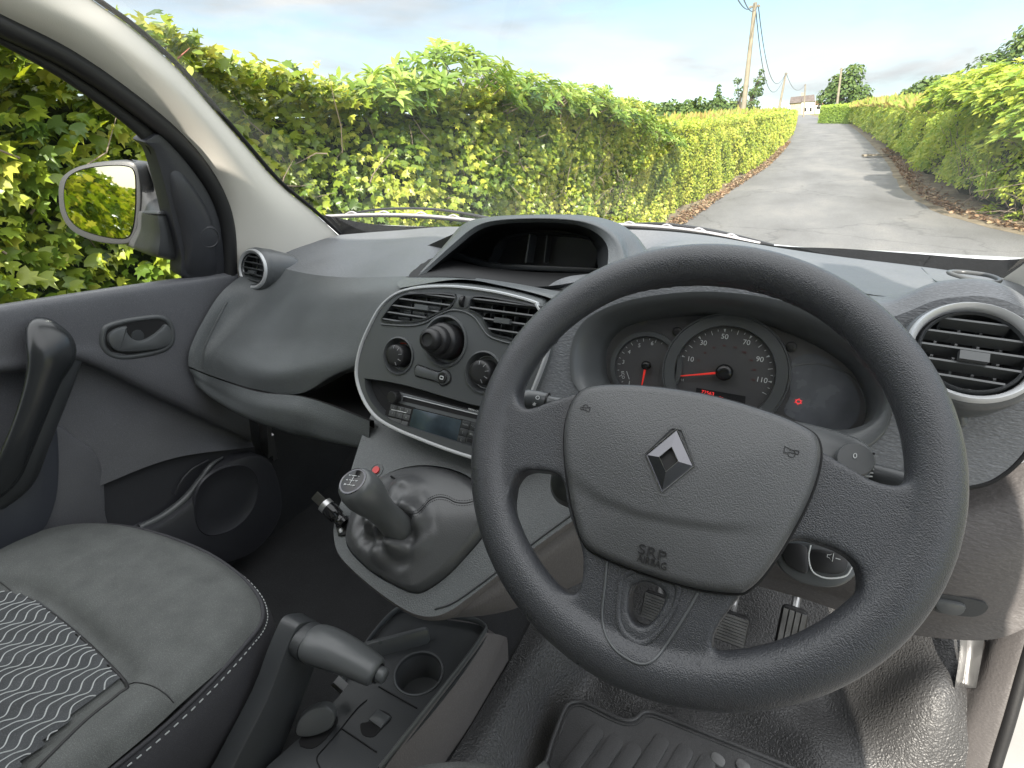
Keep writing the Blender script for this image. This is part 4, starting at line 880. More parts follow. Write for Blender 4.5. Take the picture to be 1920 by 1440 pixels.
for dy in (-4.5, 4.5):
    pts = hits(gait, [p+np.array((0, dy)) for p in sl_], .0004)
    multi('gaiter_stitching', [barVF(a_, b_, .0007, .0007, GC.n) for a_, b_ in list(zip(pts, pts[1:]))[::2] if np.linalg.norm(b_-a_) > 1e-5], M['emboss'], gait)
# red ring and round button half hidden behind the knob
lathe('lighter_ring', GC, GC.px(706, 882), [(.012, 0), (.0118, .0012), (.0095, .0012), (.009, .0004)], M['dash'], gc, 28)
lathe('lighter_button', GC, GC.px(706, 882), [(.0062, .0004), (.006, .003), (.002, .003)], M['red_button'], gc, 20)
# clip at the back of the gaiter
tube('gaiter_clip', [GC.P(733, 893, .02), GC.P(741, 898, .026), GC.P(738, 906, .02)], .0016, M['gloss'], gait, 6)
# lever and knob
P1 = GC.P(742, 985, .042); d_ = ray(664, 905); tt = (P1-CAM)@fw; P2 = CAM+d_*(tt*.895)
axk = P2-P1; LK = np.linalg.norm(axk); axk /= LK
s1 = np.cross(axk, (0, 0, 1)); s1 /= np.linalg.norm(s1); s2 = np.cross(s1, axk)
if s2[2] < 0: s1, s2 = -s1, -s2
KFm = Fr(P1, np.cross(s2, axk), s2); KFm.n = axk
kn = lathe('gear_knob', KFm, (0, 0), [(.0200, -.012), (.0212, -.006), (.0208, 0), (.0190, LK*.18), (.0185, LK*.34), (.0205, LK*.50), (.0238, LK*.64), (.0258, LK*.78), (.0252, LK*.90), (.0225, LK*.985), (.0185, LK*1.03)], M['smooth'], VAN, 40, ang=80)
TOPF = Fr(P1+axk*LK*1.03, KFm.a, KFm.b); TOPF.n = axk
# squash the head a little so that the cap is an upright oval
lathe('knob_ring', TOPF, (0, 0), [(.0184, 0), (.0182, .0010), (.0176, .0012), (.0172, .0008)], M['dchrome'], kn, 40)
lathe('knob_cap', TOPF, (0, 0), [(.0168, .0006), (.0120, .0014), (.004, .0018)], M['gloss'], kn, 40, ang=80)
rt_ = math.radians(-72); ca_, sa_ = math.cos(rt_), math.sin(rt_)
def kp(a, b): return TOPF.w(a*ca_-b*sa_, a*sa_+b*ca_, .0022)
multi('shift_pattern', [barVF(kp(*a), kp(*b), .00045, .0004, axk) for a, b in (((-.0065, .004), (-.0065, -.004)), ((0, .004), (0, -.004)), ((.0065, .004), (.0065, -.004)), ((-.0065, 0), (.0065, 0)))], M['label'], kn)
for s_, a, b in (('1', -.0065, .0068), ('3', 0, .0072), ('5', .0065, .0068), ('2', -.0065, -.0070), ('4', 0, -.0074), ('R', .0065, -.0070)):
    text('shift_number', s_, .0042, TOPF, a*ca_-b*sa_, a*sa_+b*ca_, M['label'], kn, rot=rt_, z=.0022)
# gear lock pin with its bracket
lk = GC.P(655, 985, .006)
br = mk('gear_lock', *slabVF(GC, GC.pts([(632, 988), (652, 980), (657, 1003), (637, 1006)])[::-1], 0, .004, .001), M['black'], VAN)
lathe('lock_screw', GC, GC.px(643, 996), [(.004, .004), (.0038, .0055), (.0014, .006)], M['metal'], br, 16)
q0, q1, q2, q3 = GC.P(645, 982, .012), GC.P(622, 958, .022), GC.P(608, 945, .028), GC.P(590, 928, .036)
tube('lock_barrel', [q0, q0*.8+q1*.2, q0*.75+q1*.25, q0*.5+q1*.5, q0*.45+q1*.55, q1, q2], [.010, .011, .009, .009, .011, .012, .010], M['gloss'], br, 16)
tube('lock_sleeve', [q1*.5+q2*.5, q2], .0115, M['metal'], br, 16)
mk('lock_key', *barVF(q2, q3, .014, .0025, GC.n), M['dchrome'], br)

# ---- floor console with cup holder ------------------------------------------------------
ZC = .665
TC = Fr((0, 0, ZC), (1, 0, 0), (0, 1, 0))
co_ = TC.pts([(745, 1146), (775, 1152), (820, 1160), (880, 1168), (906, 1176), (914, 1190), (872, 1252), (800, 1345), (715, 1452), (640, 1560), (520, 1640), (430, 1560), (480, 1460), (560, 1385), (612, 1330), (640, 1300), (655, 1268), (700, 1200), (735, 1158)])
cup = TC.px(785, 1262)
cupc = circ(cup, .036, 40)
tray = cr(TC.pts([(775, 1160), (880, 1178), (895, 1190), (864, 1224), (842, 1214), (800, 1200), (770, 1192), (765, 1175)]), 3, True)
fc = plate('floor_console', TC, cr(co_, 3, True), [cupc], 0, .16, M['dash_dark'], VAN, hd=.055)
lathe('cup_holder', Fr((cup[0], cup[1], ZC), (1, 0, 0), (0, 1, 0)), (0, 0), [(.0395, 0), (.0390, .0022), (.0362, .0016), (.0352, -.030), (.0340, -.054)], M['smooth'], fc, 40)
lathe('cup_holder_base', Fr((cup[0], cup[1], ZC-.056), (1, 0, 0), (0, 1, 0)), (0, 0), [(.036, 0), (.020, .001)], M['dash_dark'], fc, 40)
# rim walls around the tray ahead of the cup holder
wl_ = [(640, 1285), (700, 1195), (742, 1150), (770, 1147), (820, 1156), (885, 1166), (910, 1180), (905, 1196), (870, 1246), (800, 1336), (712, 1448)]
rimp = [TC.P(x, y, 0) for x, y in wl_]
tube('console_rim', [p+np.array((0, 0, .006)) for p in rimp], .0028, M['smooth'], fc, 10, sm=6, flat=2.4, upv=(0, 0, 1))
slab('console_flap', Fr(TC.P(728, 1210, .012), (.70, .72, .0), (-.25, .1, .95)), rrect(0, 0, .135, .028, .008), -.004, .004, M['smooth'], fc, bev=.0015)
# side cheek of the console facing the driver
sT = [TC.P(x, y, .004) for x, y in ((912, 1186), (880, 1232), (800, 1336), (715, 1448), (640, 1550))]
sB = [Z(952, 1206, .60), Z(925, 1270, .575), Z(880, 1365, .55), Z(840, 1440, .53), Z(790, 1540, .52)]
sM = [a*.35+b*.65+np.array((.006, 0, .012)) for a, b in zip(sT, sB)]
surf('console_cheek', [sT, sM, sB, [p-np.array((0, 0, .10)) for p in sB]], M['console_side'], fc, 6, 4)
surf('console_front', [[TC.P(745, 1146, 0), TC.P(830, 1160, 0), TC.P(912, 1184, 0)], [Z(760, 1120, .60), Z(850, 1140, .60), Z(952, 1204, .60)]], M['console_side'], fc, 4, 3)
# panels: power outlet cover, split lines, lighter cap
tube('panel_gap', [TC.P(x, y, .001) for x, y in ((710, 1287), (782, 1328))], .0012, M['void'], fc, 6)
tube('panel_gap', [TC.P(x, y, .001) for x, y in ((641, 1366), (706, 1410))], .0011, M['void'], fc, 6)
tube('panel_gap', [TC.P(x, y, .001) for x, y in ((688, 1312), (668, 1330), (641, 1364), (612, 1398), (594, 1420), (600, 1440))], .0009, M['void'], fc, 6, sm=4)
slab('socket_recess', TC, TC.pts([(676, 1358), (690, 1354), (702, 1342), (712, 1331), (735, 1345), (715, 1368), (700, 1382), (680, 1378)])[::-1], 0, .0008, M['void'], fc, sm=3)
slab('socket_cover', TC, TC.pts([(692, 1352), (709, 1332), (733, 1347), (714, 1368)])[::-1], 0, .004, M['smooth'], fc, bev=.001)
lidc = TC.px(600, 1368); 
LF = Fr(TC.w(*lidc, .02), (.75, .62, 0), (-.35, .35, .85))
slab('seat_lever', LF, cr([(-.028, -.012), (-.008, -.018), (.018, -.012), (.024, .006), (.012, .018), (-.012, .016), (-.026, .004)], 1, True), -.012, .006, M['smooth'], fc, bev=.004, sm=4)
slab('lever_slot', TC, TC.pts([(560, 1392), (585, 1404), (612, 1385), (634, 1352), (626, 1340), (600, 1345)])[::-1], 0, .0015, M['void'], fc, sm=3)

# ---- handbrake ----------------------------------------------------------------------
xa = -.098
HF = Fr((xa, 0, 0), (0, 1, 0), (0, 0, 1))
arm_o = [X(x, y, xa)[1:] for x, y in ((548, 1192), (560, 1172), (580, 1165), (600, 1172), (596, 1235), (566, 1320), (520, 1440), (480, 1560), (380, 1560), (436, 1440), (500, 1315), (530, 1235))]
hb = mk('handbrake', *slabVF(HF, cr(arm_o, 3, True), -.030, .0, .004), M['dash_dark'], VAN)
g0, g1 = X(584, 1204, -.085), X(708, 1262, .022)
pts = [g0*(1-t)+g1*t+np.array((0, 0, .006*math.sin(math.pi*t))) for t in (0, .04, .2, .45, .7, .88, .97, 1.0)]
tube('handbrake_grip', pts, [.0235, .0285, .0300, .0280, .0250, .0225, .0205, .015], M['smooth'], hb, 24, sm=5, upv=(0, .4, 1), flat=.82)
tube('handbrake_collar', [g0-np.array((.012, 0, 0)), g0+np.array((.004, 0, 0))], [.0275, .0285], M['dash_dark'], hb, 24, upv=(0, .4, 1), flat=.82)
gd = (g1-g0)/np.linalg.norm(g1-g0)
tube('handbrake_button', [g1-gd*.002, g1+gd*.010, g1+gd*.0125], [.0100, .0100, .0078], M['smooth'], hb, 20)
tube('button_ring', [g1-gd*.001, g1+gd*.002], [.0128, .0128], M['dchrome'], hb, 20)
mk('handbrake_rod', *barVF(Z(628, 1276, .70), Z(646, 1292, .69), .012, .012, (0, 0, 1)), M['metal'], hb)

# ---- passenger seat -------------------------------------------------------------------
ZS = .80; SFm = Fr((0, 0, ZS), (1, 0, 0), (0, 1, 0))
sp = [(-120, 1140), (-60, 1082), (0, 1042), (60, 1007), (150, 984), (260, 992), (370, 1029), (440, 1072), (478, 1110), (492, 1142), (488, 1172), (462, 1206), (400, 1274), (310, 1360), (205, 1446), (110, 1520), (0, 1610)]
so2 = SFm.pts(sp); so2 = so2+[np.array((-.10, -.62)), np.array((-.60, -.62)), np.array((-.69, -.45))]
so2 = cr(so2, 4, True); 
ins_px = [(0, 1128), (36, 1120), (78, 1138), (150, 1194), (238, 1284)]
I0, I1, I2_, I3 = SFm.px(36, 1121), SFm.px(238, 1285), SFm.px(60, 1446), SFm.px(-120, 1220)
insert = cr([SFm.px(x, y) for x, y in ((-150, 1180), (-60, 1138), (10, 1122), (60, 1130), (120, 1168), (180, 1222), (238, 1285), (222, 1302), (160, 1352), (60, 1446), (-60, 1560), (-300, 1500))], 3, True)
def inside(p, P):
    c = False; x, y = p; n = len(P); j = n-1
    for i in range(n):
        if ((P[i][1] > y) != (P[j][1] > y)) and x < (P[j][0]-P[i][0])*(y-P[i][1])/(P[j][1]-P[i][1])+P[i][0]: c = not c
        j = i
    return c
insA = np.array(insert)
def dpoly(p):
    a = insA; b = np.roll(insA, -1, 0); p = np.array(p); ab_ = b-a; t = np.clip(((p-a)*ab_).sum(1)/((ab_**2).sum(1)+1e-12), 0, 1); return np.hypot(*(a+ab_*t[:, None]-p).T).min()
def seatd(q):
    d = dpoly(q); i = inside(q, insert)
    z = (-.014-.004*min(1, d/.03)-.005*math.exp(-(d/.006)**2)) if i else -.016*math.exp(-(d/.016)**2)-.004*math.exp(-(d/.05)**2)
    if not i:
        w_ = np.array(q)-SFm.px(330, 1330); z += .010*math.exp(-(abs(w_@np.array((.93, -.37)))/.04)**2)*min(1, max(0, (q[1]*-1-.12)/.10))
    z += .0022*noise.noise(Vector((q[0]*14, q[1]*14, .3)))
    return z
prof = [(1.0, 0.0), (.985, .006), (.96, .013), (.93, .019)]+[(s, .019+.014*min(1, (0.93-s)/.3)) for s in [.91-.02*i for i in range(44)]]
seat = dome('passenger_seat', SFm, so2, prof, M['seat'], VAN, disp=seatd, center=(-.42, -.32), ang=80)
V = []; sk = [(.0005, .0), (-.004, -.006), (-.010, -.03), (-.012, -.07), (-.004, -.12), (.02, -.17), (.03, -.24)]
for d, z in sk: V += [SFm.w(a, b, z) for a, b in offs(so2, d)]
mk('seat_side', V, gridF(len(sk), len(so2), True), M['seat_side'], seat, 70)
pp = [SFm.w(a, b, .0005) for a, b in offs(so2, -.0005)]
tube('seat_piping', pp, .0030, M['seat_side'], seat, 8, closed=True)
pp2 = [SFm.w(a, b, -.006) for a, b in offs(so2, -.0055)]; pp2 = cr(pp2, 3, True)
multi('seat_stitching', [barVF(pp2[i], pp2[i+1], .0012, .0012, (0, 0, 1)) for i in range(0, len(pp2)-1, 2) if np.linalg.norm(pp2[i+1]-pp2[i]) > 1e-5], M['thread'], seat)
zi = ZS+.033
def seatz(a, b):
    c = np.array((-.42, -.32)); return ZS+.033+seatd((a, b))
tube('seat_seam', hits(seat, cr([np.array(p, float) for p in ((240, 1284), (256, 1280), (285, 1286), (310, 1301), (326, 1318))], 6), .0002), .0008, M['emboss'], seat, 6)
tube('seat_seam', hits(seat, cr([np.array(p, float) for p in ((-10, 1085), (14, 1102), (34, 1124))], 6), .0002), .0008, M['emboss'], seat, 6)
tube('insert_seam', hits(seat, cr([np.array(p, float) for p in ((-60, 1140), (0, 1126), (36, 1120), (78, 1138), (150, 1194), (200, 1242), (238, 1285), (222, 1302), (160, 1352), (90, 1420), (40, 1470), (-20, 1520))], 8), .0002), .0022, M['emboss'], seat, 8)
# darker cloth of the insert, following the dished surface
gs = .0055; i0 = insA.min(0); i1 = insA.max(0); nxx = int((i1[0]-i0[0])/gs)+1; nyy = int((i1[1]-i0[1])/gs)+1; idx = {}; V = []; F_ = []
for a_ in range(nxx+1):
    for b_ in range(nyy+1):
        q = (i0[0]+a_*gs, i0[1]+b_*gs)
        if inside(q, insert) and dpoly(q) > .0008: idx[(a_, b_)] = len(V); V.append((q[0], q[1], seatz(*q)+.0022))
for (a_, b_) in idx:
    f_ = [idx.get(k_) for k_ in ((a_, b_), (a_+1, b_), (a_+1, b_+1), (a_, b_+1))]
    if None not in f_: F_.append(tuple(f_))
mk('seat_insert', V, F_, M['seat_insert'], seat, 80)
# woven wave pattern on the insert
e1_ = np.array((.0, 1.0)); e2_ = np.array((-e1_[1], e1_[0]))
org = SFm.px(120, 1300); parts = []
for k in range(-26, 30):
    run = []
    for i in range(-150, 151):
        t = i*.0022; ph = t*2*math.pi/.036+k*math.pi*.36
        w_ = .0056*math.sin(ph)+.0016*math.sin(2*ph+.9)
        q = org+e1_*t+e2_*(k*.0138+w_)
        if inside(q, insert) and dpoly(q) > .003: run.append(np.array((*q, seatz(*q)+.0026)))
        else:
            if len(run) > 3: parts.append(tubeVF(run, .00085, 4, upv=(0, 0, 1), cap=False))
            run = []
    if len(run) > 3: parts.append(tubeVF(run, .00085, 4, upv=(0, 0, 1), cap=False))
multi('seat_wave_pattern', parts, M['thread'], seat)
# backrest of the passenger seat, out of the picture to the left rear
surf('seat_backrest', [[(-.62, -.60, .78), (-.40, -.57, .78), (-.16, -.60, .78)], [(-.64, -.66, 1.05), (-.40, -.62, 1.05), (-.15, -.66, 1.05)], [(-.60, -.76, 1.38), (-.40, -.73, 1.40), (-.20, -.76, 1.38)]], M['seat'], seat, 6, 6, thick=.12)
# driver's seat: only the front edge shows
DS = Fr((0, 0, .80), (1, 0, 0), (0, 1, 0))
dso = [np.array(DS.px(x, y)) for x, y in ((720, 1460), (745, 1432), (800, 1416), (870, 1410), (940, 1418), (1000, 1440))]
a0 = dso[0]; b0 = dso[-1]
dso = [Z(x, y, .80)[:2] for x, y in ((700, 1490), (735, 1440), (790, 1418), (860, 1410), (930, 1417), (990, 1440), (1040, 1480))]+[np.array((.44, -.50)), np.array((.40, -.62)), np.array((.15, -.62)), np.array((.08, -.50))]
ds = dome('driver_seat', DS, dso, [(1.02, -.10), (1.0, -.03), (.97, -.008), (.90, .0), (.6, .004)], M['seat'], VAN, sm=5, ang=80)

# ---- passenger door ----------------------------------------------------------------------
WF = Fr((-.70, 0, 1.19), (0, 1, 0), (.2, 0, 1))
D = lambda L, x: [X(a, b, x if not hasattr(x, '__len__') else x[i]) for i, (a, b) in enumerate(L)]
dr = [D([(-80, 583), (60, 561), (180, 543), (300, 526), (445, 506)], -.712),
      D([(-80, 588), (60, 566), (180, 548), (300, 531), (445, 511)], -.690),
      D([(-80, 612), (60, 590), (180, 572), (300, 554), (448, 532)], -.682),
      D([(-80, 680), (60, 655), (180, 640), (300, 640), (450, 640)], -.680),
      D([(-80, 700), (60, 690), (145, 672), (300, 735), (470, 812)], -.680),
      D([(-80, 716), (60, 706), (150, 690), (300, 756), (472, 826)], -.714),
      D([(-80, 820), (60, 800), (170, 790), (300, 810), (474, 834)], -.706),
      D([(-80, 1030), (60, 968), (190, 910), (330, 858), (476, 838)], -.690)]
door = surf('passenger_door', dr, M['door'], VAN, 7, 5, ang=80)
dl = [dr[-1], D([(-80, 1032), (60, 970), (192, 912), (332, 860), (478, 840)], -.700), D([(-80, 1120), (60, 1060), (200, 990), (330, 930), (480, 880)], -.700), D([(-80, 1260), (60, 1200), (200, 1120), (330, 1060), (480, 1010)], -.695)]
surf('door_lower_panel', dl, M['door_low'], door, 7, 4, ang=25)
DM = Fr((-.682, 0, 0), (0, 1, 0), (0, 0, 1))
slab('door_armrest', DM, DM.pts([(-80, 940), (0, 925), (36, 890), (58, 845), (78, 790), (92, 783), (104, 800), (108, 880), (98, 950), (60, 1008), (-80, 1080)]), -.03, .012, mat('armrest_plastic', (.040, .044, .056), .5, bump=.3, bscale=500), door, bev=.008, sm=4)
slab('door_bulge', DM, DM.pts([(60, 800), (118, 800), (150, 822), (188, 850), (202, 890), (206, 960), (200, 1010), (60, 1080)]), -.04, -.008, M['door'], door, bev=.012, sm=4)
# speaker pod and pocket edge
slab('door_pocket', DM, DM.pts([(250, 1000), (300, 972), (345, 940), (375, 905), (398, 876), (430, 858), (478, 850), (510, 880), (520, 960), (470, 1030), (380, 1060), (280, 1060)]), -.05, .022, M['door_low'], door, bev=.012, sm=4)
tube('pocket_edge', [DM.P(x, y, .0) for x, y in ((262, 990), (308, 966), (348, 934), (376, 899), (396, 872), (418, 857))], [.0075, .0085, .0085, .007, .005, .002], M['smooth'], door, 10, sm=5)
tube('pocket_inner_edge', [DM.P(x, y, -.01) for x, y in ((328, 928), (338, 905), (360, 880), (392, 862))], .0022, M['door_low'], door, 8, sm=4)
sp_ = cr(DM.pts([(365, 965), (366, 930), (382, 900), (415, 878), (455, 872), (480, 890), (484, 925), (470, 960), (440, 990), (400, 1004), (375, 995)], .022), 4, True)
dome('door_speaker', DM, sp_, [(1.03, .018), (1.01, .0228), (.985, .0236), (.965, .0222), (.5, .0226)], M['door_low'], door, ang=50)
# grab handle
gh = [X(84, 606, -.672), X(90, 625, -.650), X(97, 662, -.632), X(82, 712, -.628), X(60, 775, -.630), (X(34, 840, -.635)), X(6, 895, -.650), X(-45, 935, -.668)]
tube('grab_handle', gh, [.018, .029, .0325, .0235, .0200, .0195, .0215, .023], M['handle'], door, 24, sm=6, upv=(1, .0, .0), flat=.62)
gh2 = [p+np.array((-.012, .016, -.016)) for p in gh[2:]]
tube('grab_handle_back', gh2, [.026, .024, .022, .022, .025, .027], M['dash_dark'], door, 20, sm=6, upv=(1, 0, 0), flat=.7)
# latch
lo_ = cr(DM.pts([(184, 641), (189, 614), (214, 601), (262, 592), (300, 590), (322, 604), (327, 636), (314, 656), (284, 667), (235, 675), (206, 671), (190, 658)]), 4, True)
V = []
for d, z in ((0, -.002), (.001, .004), (.006, .006), (.010, .004), (.012, -.012)): V += [DM.w(a, b, z) for a, b in offs(lo_, d)]
lat_ = mk('door_latch', V, gridF(5, len(lo_), True), M['smooth'], door, 60)
slab('latch_well', DM, offs(lo_, .0105), -.016, .0036, M['black'], lat_)
lv = DM.pts([(198, 632), (209, 618), (233, 611), (234, 622), (244, 634), (258, 638), (276, 632), (296, 617), (307, 607), (316, 618), (318, 638), (308, 648), (283, 655), (226, 659), (205, 650)])
slab('latch_lever', DM, lv, .0, .011, M['smooth'], lat_, bev=.004, sm=4)
lathe('latch_screw_cap', DM, DM.px(256, 629), [(.0115, .0036), (.0113, .0046), (.0100, .0048)], M['dash_dark'], lat_, 24)
# window frame, seal and corner trim
eG = [(-90, 40), (-40, 62), (0, 83), (60, 115), (125, 154), (208, 212), (250, 246), (272, 268)]
eS = [(-90, 18), (-40, 40), (0, 60), (62, 88), (125, 122), (208, 176), (262, 218), (294, 246)]
fr_rows = [[WF.P(x, y, -.03) for x, y in eG], [WF.P(x, y, -.006) for x, y in eG], [WF.P(x, y, -.002) for x, y in [((a[0]+b[0])/2, (a[1]+b[1])/2) for a, b in zip(eG, eS)]], [WF.P(x, y, -.006) for x, y in eS]]
surf('window_frame', fr_rows, M['rubber'], door, 6, 3)
st_ = [(-90, 16), (0, 58), (125, 121), (208, 175), (292, 242), (354, 308), (396, 367), (416, 417), (422, 470), (423, 520)]
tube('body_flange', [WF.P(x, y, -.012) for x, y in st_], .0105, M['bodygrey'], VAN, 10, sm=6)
se = [(-90, 2), (0, 46), (125, 108), (229, 178), (318, 250), (378, 318), (413, 380), (427, 440), (430, 520)]
tube('door_seal', [WF.P(x, y, .001) for x, y in se], .0165, M['rubber'], VAN, 12, sm=6)
sailo = WF.pts([(268, 266), (280, 256), (296, 251), (318, 268), (350, 306), (385, 355), (405, 400), (414, 445), (416, 520), (343, 519), (336, 480), (322, 420), (306, 350), (292, 300), (283, 278)], .0)
sail = slab('mirror_corner_trim', WF, sailo, -.03, .006, M['door_low'], door, bev=.004, sm=4)
dome('corner_trim_bulge', WF, cr(WF.pts([(352, 519), (345, 470), (335, 420), (320, 365), (318, 320), (340, 320), (372, 360), (396, 405), (404, 450), (406, 519)], .006), 4, True), [(1, .003), (.9, .009), (.7, .015), (.4, .018)], M['door_low'], sail)
lathe('tweeter_cover', WF, WF.px(394, 446, .02), [(.026, .004), (.0245, .014), (.0200, .0185), (.0188, .0175), (.004, .0190)], M['door_low'], sail, 36, ang=25)
tube('glass_edge_seal', [WF.P(x, y, -.010) for x, y in ((276, 270), (292, 300), (306, 350), (322, 420), (336, 480), (344, 520))], .0042, M['void'], door, 8, sm=4)
wg = [WF.P(x, y, -.02) for x, y in ((-90, 30), (0, 72), (125, 140), (208, 200), (285, 262), (300, 300), (330, 420), (350, 530), (180, 560), (-90, 600))]
mk('door_glass', wg, [tuple(range(len(wg)))], M['glass'], door)

# ---- A pillars ----------------------------------------------------------------------------
pr = [((445, 530), (530, 478), (640, 446)), ((438, 470), (520, 425), (585, 396)), ((430, 396), (472, 352), (522, 344)), ((401, 325), (424, 284), (458, 272)), ((347, 258), (368, 216), (396, 201)), ((251, 179), (292, 140), (333, 130)), ((126, 96), (188, 66), (250, 55)), ((0, 35), (84, 10), (175, 1)), ((-110, -20), (-20, -55), (95, -58))]
rows = []
for i, (a, m_, b) in enumerate(pr):
    q = [(a[0]*.5+m_[0]*.5, a[1]*.5+m_[1]*.5), (m_[0]*.5+b[0]*.5, m_[1]*.5+b[1]*.5)]
    rows.append([WF.P(*a, .006), WF.P(*q[0], .026), WF.P(*m_, .036), WF.P(*q[1], .030), WF.P(*b, .012)])
rows[0][4] = X(640, 446, -.685)
pl = surf('pillar_trim', rows, M['pillar'], VAN, 4, 6, ang=60)
tube('windscreen_edge', [p+np.array((.002, .006, .002)) for p in [r[4] for r in rows]], .0045, M['void'], pl, 8, sm=5)
surf('pillar_trim', [[Y(1874, 527, .655), Y(1925, 491, .57), Y(2010, 425, .43), Y(2110, 350, .30)], [Y(1900, 545, .62), Y(1960, 530, .52), Y(2050, 500, .40), Y(2150, 450, .28)], [Y(1922, 580, .56), Y(1990, 600, .44), Y(2080, 620, .34), Y(2180, 640, .24)]], M['pillar'], VAN, 5, 5)
# ---- windscreen, black border, bonnet, wipers -----------------------------------------------
def arcx(y0, yc, z0, zc, w): return [(-w+2*w*i/8, y0+(yc-y0)*(1-((i-4)/4)**2), z0+(zc-z0)*(1-((i-4)/4)**2)) for i in range(9)]
ws_ = surf('windscreen', [arcx(.70, .90, 1.19, 1.20, .73), arcx(.30, .48, 1.50, 1.53, .67), arcx(-.08, .06, 1.78, 1.84, .60)], M['glass'], VAN, 4, 6)
frp = [(600, 402), (690, 419), (760, 424), (850, 425), (950, 426), (1060, 428), (1200, 428), (1320, 438), (1450, 460), (1580, 466), (1720, 476), (1879, 487), (1975, 474)]
surf('windscreen_border', [[p+np.array((0, .0, -.012)) for p in rowA], [p+np.array((0, .01, -.004)) for p in rowA], [Y(x, y, q[1]+.07) for (x, y), q in zip(frp, rowA)]], M['frit'], ws_, 4, 3)
bt = [Y(585, 404, .90), Y(640, 418, 1.02), Y(760, 424, 1.10), Y(900, 429, 1.14), Y(1100, 434, 1.16), Y(1300, 443, 1.16), Y(1500, 464, 1.13), Y(1650, 471, 1.10), Y(1800, 479, 1.05), Y(1905, 484, 1.0), Y(2000, 491, .94)]
surf('bonnet', [[p+np.array((0, -.10, -.035)) for p in bt], bt, [p+np.array((0, .06, -.032)) for p in bt], [p*np.array((.97, 1, 1))+np.array((0, .40, -.22)) for p in bt], [p*np.array((.90, 1, 1))+np.array((0, .58, -.42)) for p in bt]], M['body'], VAN, 4, 5)
def wiper(armp, bladep, y):
    w = tube('wiper', [Y(a, b, y+.01) for a, b in armp], [.004]+[.0075]*(len(armp)-2)+[.010], M['black'], VAN, 10, sm=5, flat=.5)
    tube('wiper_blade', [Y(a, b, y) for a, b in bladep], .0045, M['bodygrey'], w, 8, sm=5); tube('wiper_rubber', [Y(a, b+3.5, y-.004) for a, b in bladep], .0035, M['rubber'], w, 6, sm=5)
    n = len(bladep)
    for i in range(1, n-1): tube('wiper_claw', [Y(bladep[i][0]-14, bladep[i][1], y), Y(bladep[i][0], bladep[i][1]-6, y), Y(bladep[i][0]+14, bladep[i][1]+1, y)], .0028, M['bodygrey'], w, 6, sm=3)
wiper([(650, 403), (690, 395), (740, 391), (810, 392), (870, 400), (930, 412)], [(612, 405), (660, 403), (720, 402), (790, 404), (850, 409), (905, 415)], .90)
wiper([(1180, 419), (1240, 420), (1310, 428), (1370, 440), (1450, 462)], [(1125, 421), (1180, 422), (1250, 427), (1310, 434), (1370, 445), (1425, 457)], .93)
# ---- door mirror ----------------------------------------------------------------------------
nm = np.array((.765, -1.42, .055)); nm /= np.linalg.norm(nm)
MF = Fr(X(190, 380, -.95), np.cross((0, 0, 1), nm), (0, 0, 1)); MF = Fr(MF.O, np.cross((0, 0, 1), nm), np.cross(nm, np.cross((0, 0, 1), nm)))
mo_ = MF.pts([(113, 372), (116, 338), (140, 316), (185, 304), (235, 301), (258, 308), (266, 335), (268, 380), (262, 425), (252, 452), (225, 458), (180, 452), (140, 434), (119, 405)])
mi_ = cr(MF.pts([(127, 370), (132, 338), (155, 321), (195, 313), (238, 312), (256, 322), (259, 360), (257, 405), (250, 437), (234, 446), (195, 441), (155, 427), (134, 404)]), 4, True)
mir = mk('door_mirror', *slabVF(MF, cr(mo_, 4, True), -.01, .008, .006), M['shell'], VAN)
mo2 = cr(mo_, 4, True)
dome('mirror_shell', Fr(MF.O, MF.a, MF.b), mo2, [(1.0, -.004), (1.03, -.02), (1.02, -.05), (.93, -.085), (.70, -.11), (.3, -.12)], M['shell'], mir)
slab('mirror_bezel', MF, offs(mi_, -.002), .006, .0085, M['frit'], mir)
slab('mirror_glass', MF, mi_, .008, .0095, M['mirror'], mir)
surf('mirror_arm', [[MF.P(262, 396, -.06), WF.P(300, 394, -.05), WF.P(324, 398, -.04)], [MF.P(258, 398, -.006), WF.P(290, 400, -.022), WF.P(322, 402, -.022)], [MF.P(256, 428, .002), WF.P(292, 440, -.016), WF.P(332, 446, -.016)], [MF.P(240, 455, -.004), WF.P(285, 474, -.020), WF.P(342, 487, -.020)], [MF.P(236, 460, -.05), WF.P(285, 480, -.05), WF.P(344, 492, -.05)]], M['shell'], mir, 5, 5)
surf('mirror_side', [[MF.P(236, 300, -.02), MF.P(268, 303, -.045), MF.P(296, 325, -.07)], [MF.P(250, 302, .002), MF.P(276, 312, -.02), WF.P(302, 336, -.04)], [MF.P(266, 350, .003), MF.P(290, 360, -.018), WF.P(314, 372, -.036)], [MF.P(264, 398, .000), WF.P(294, 400, -.024), WF.P(324, 403, -.034)]], M['shell'], mir, 5, 5)
tube('arm_line', [MF.P(262, 400, .004), WF.P(290, 402, -.018), WF.P(318, 403, -.018)], .0016, M['void'], mir, 6, sm=3)

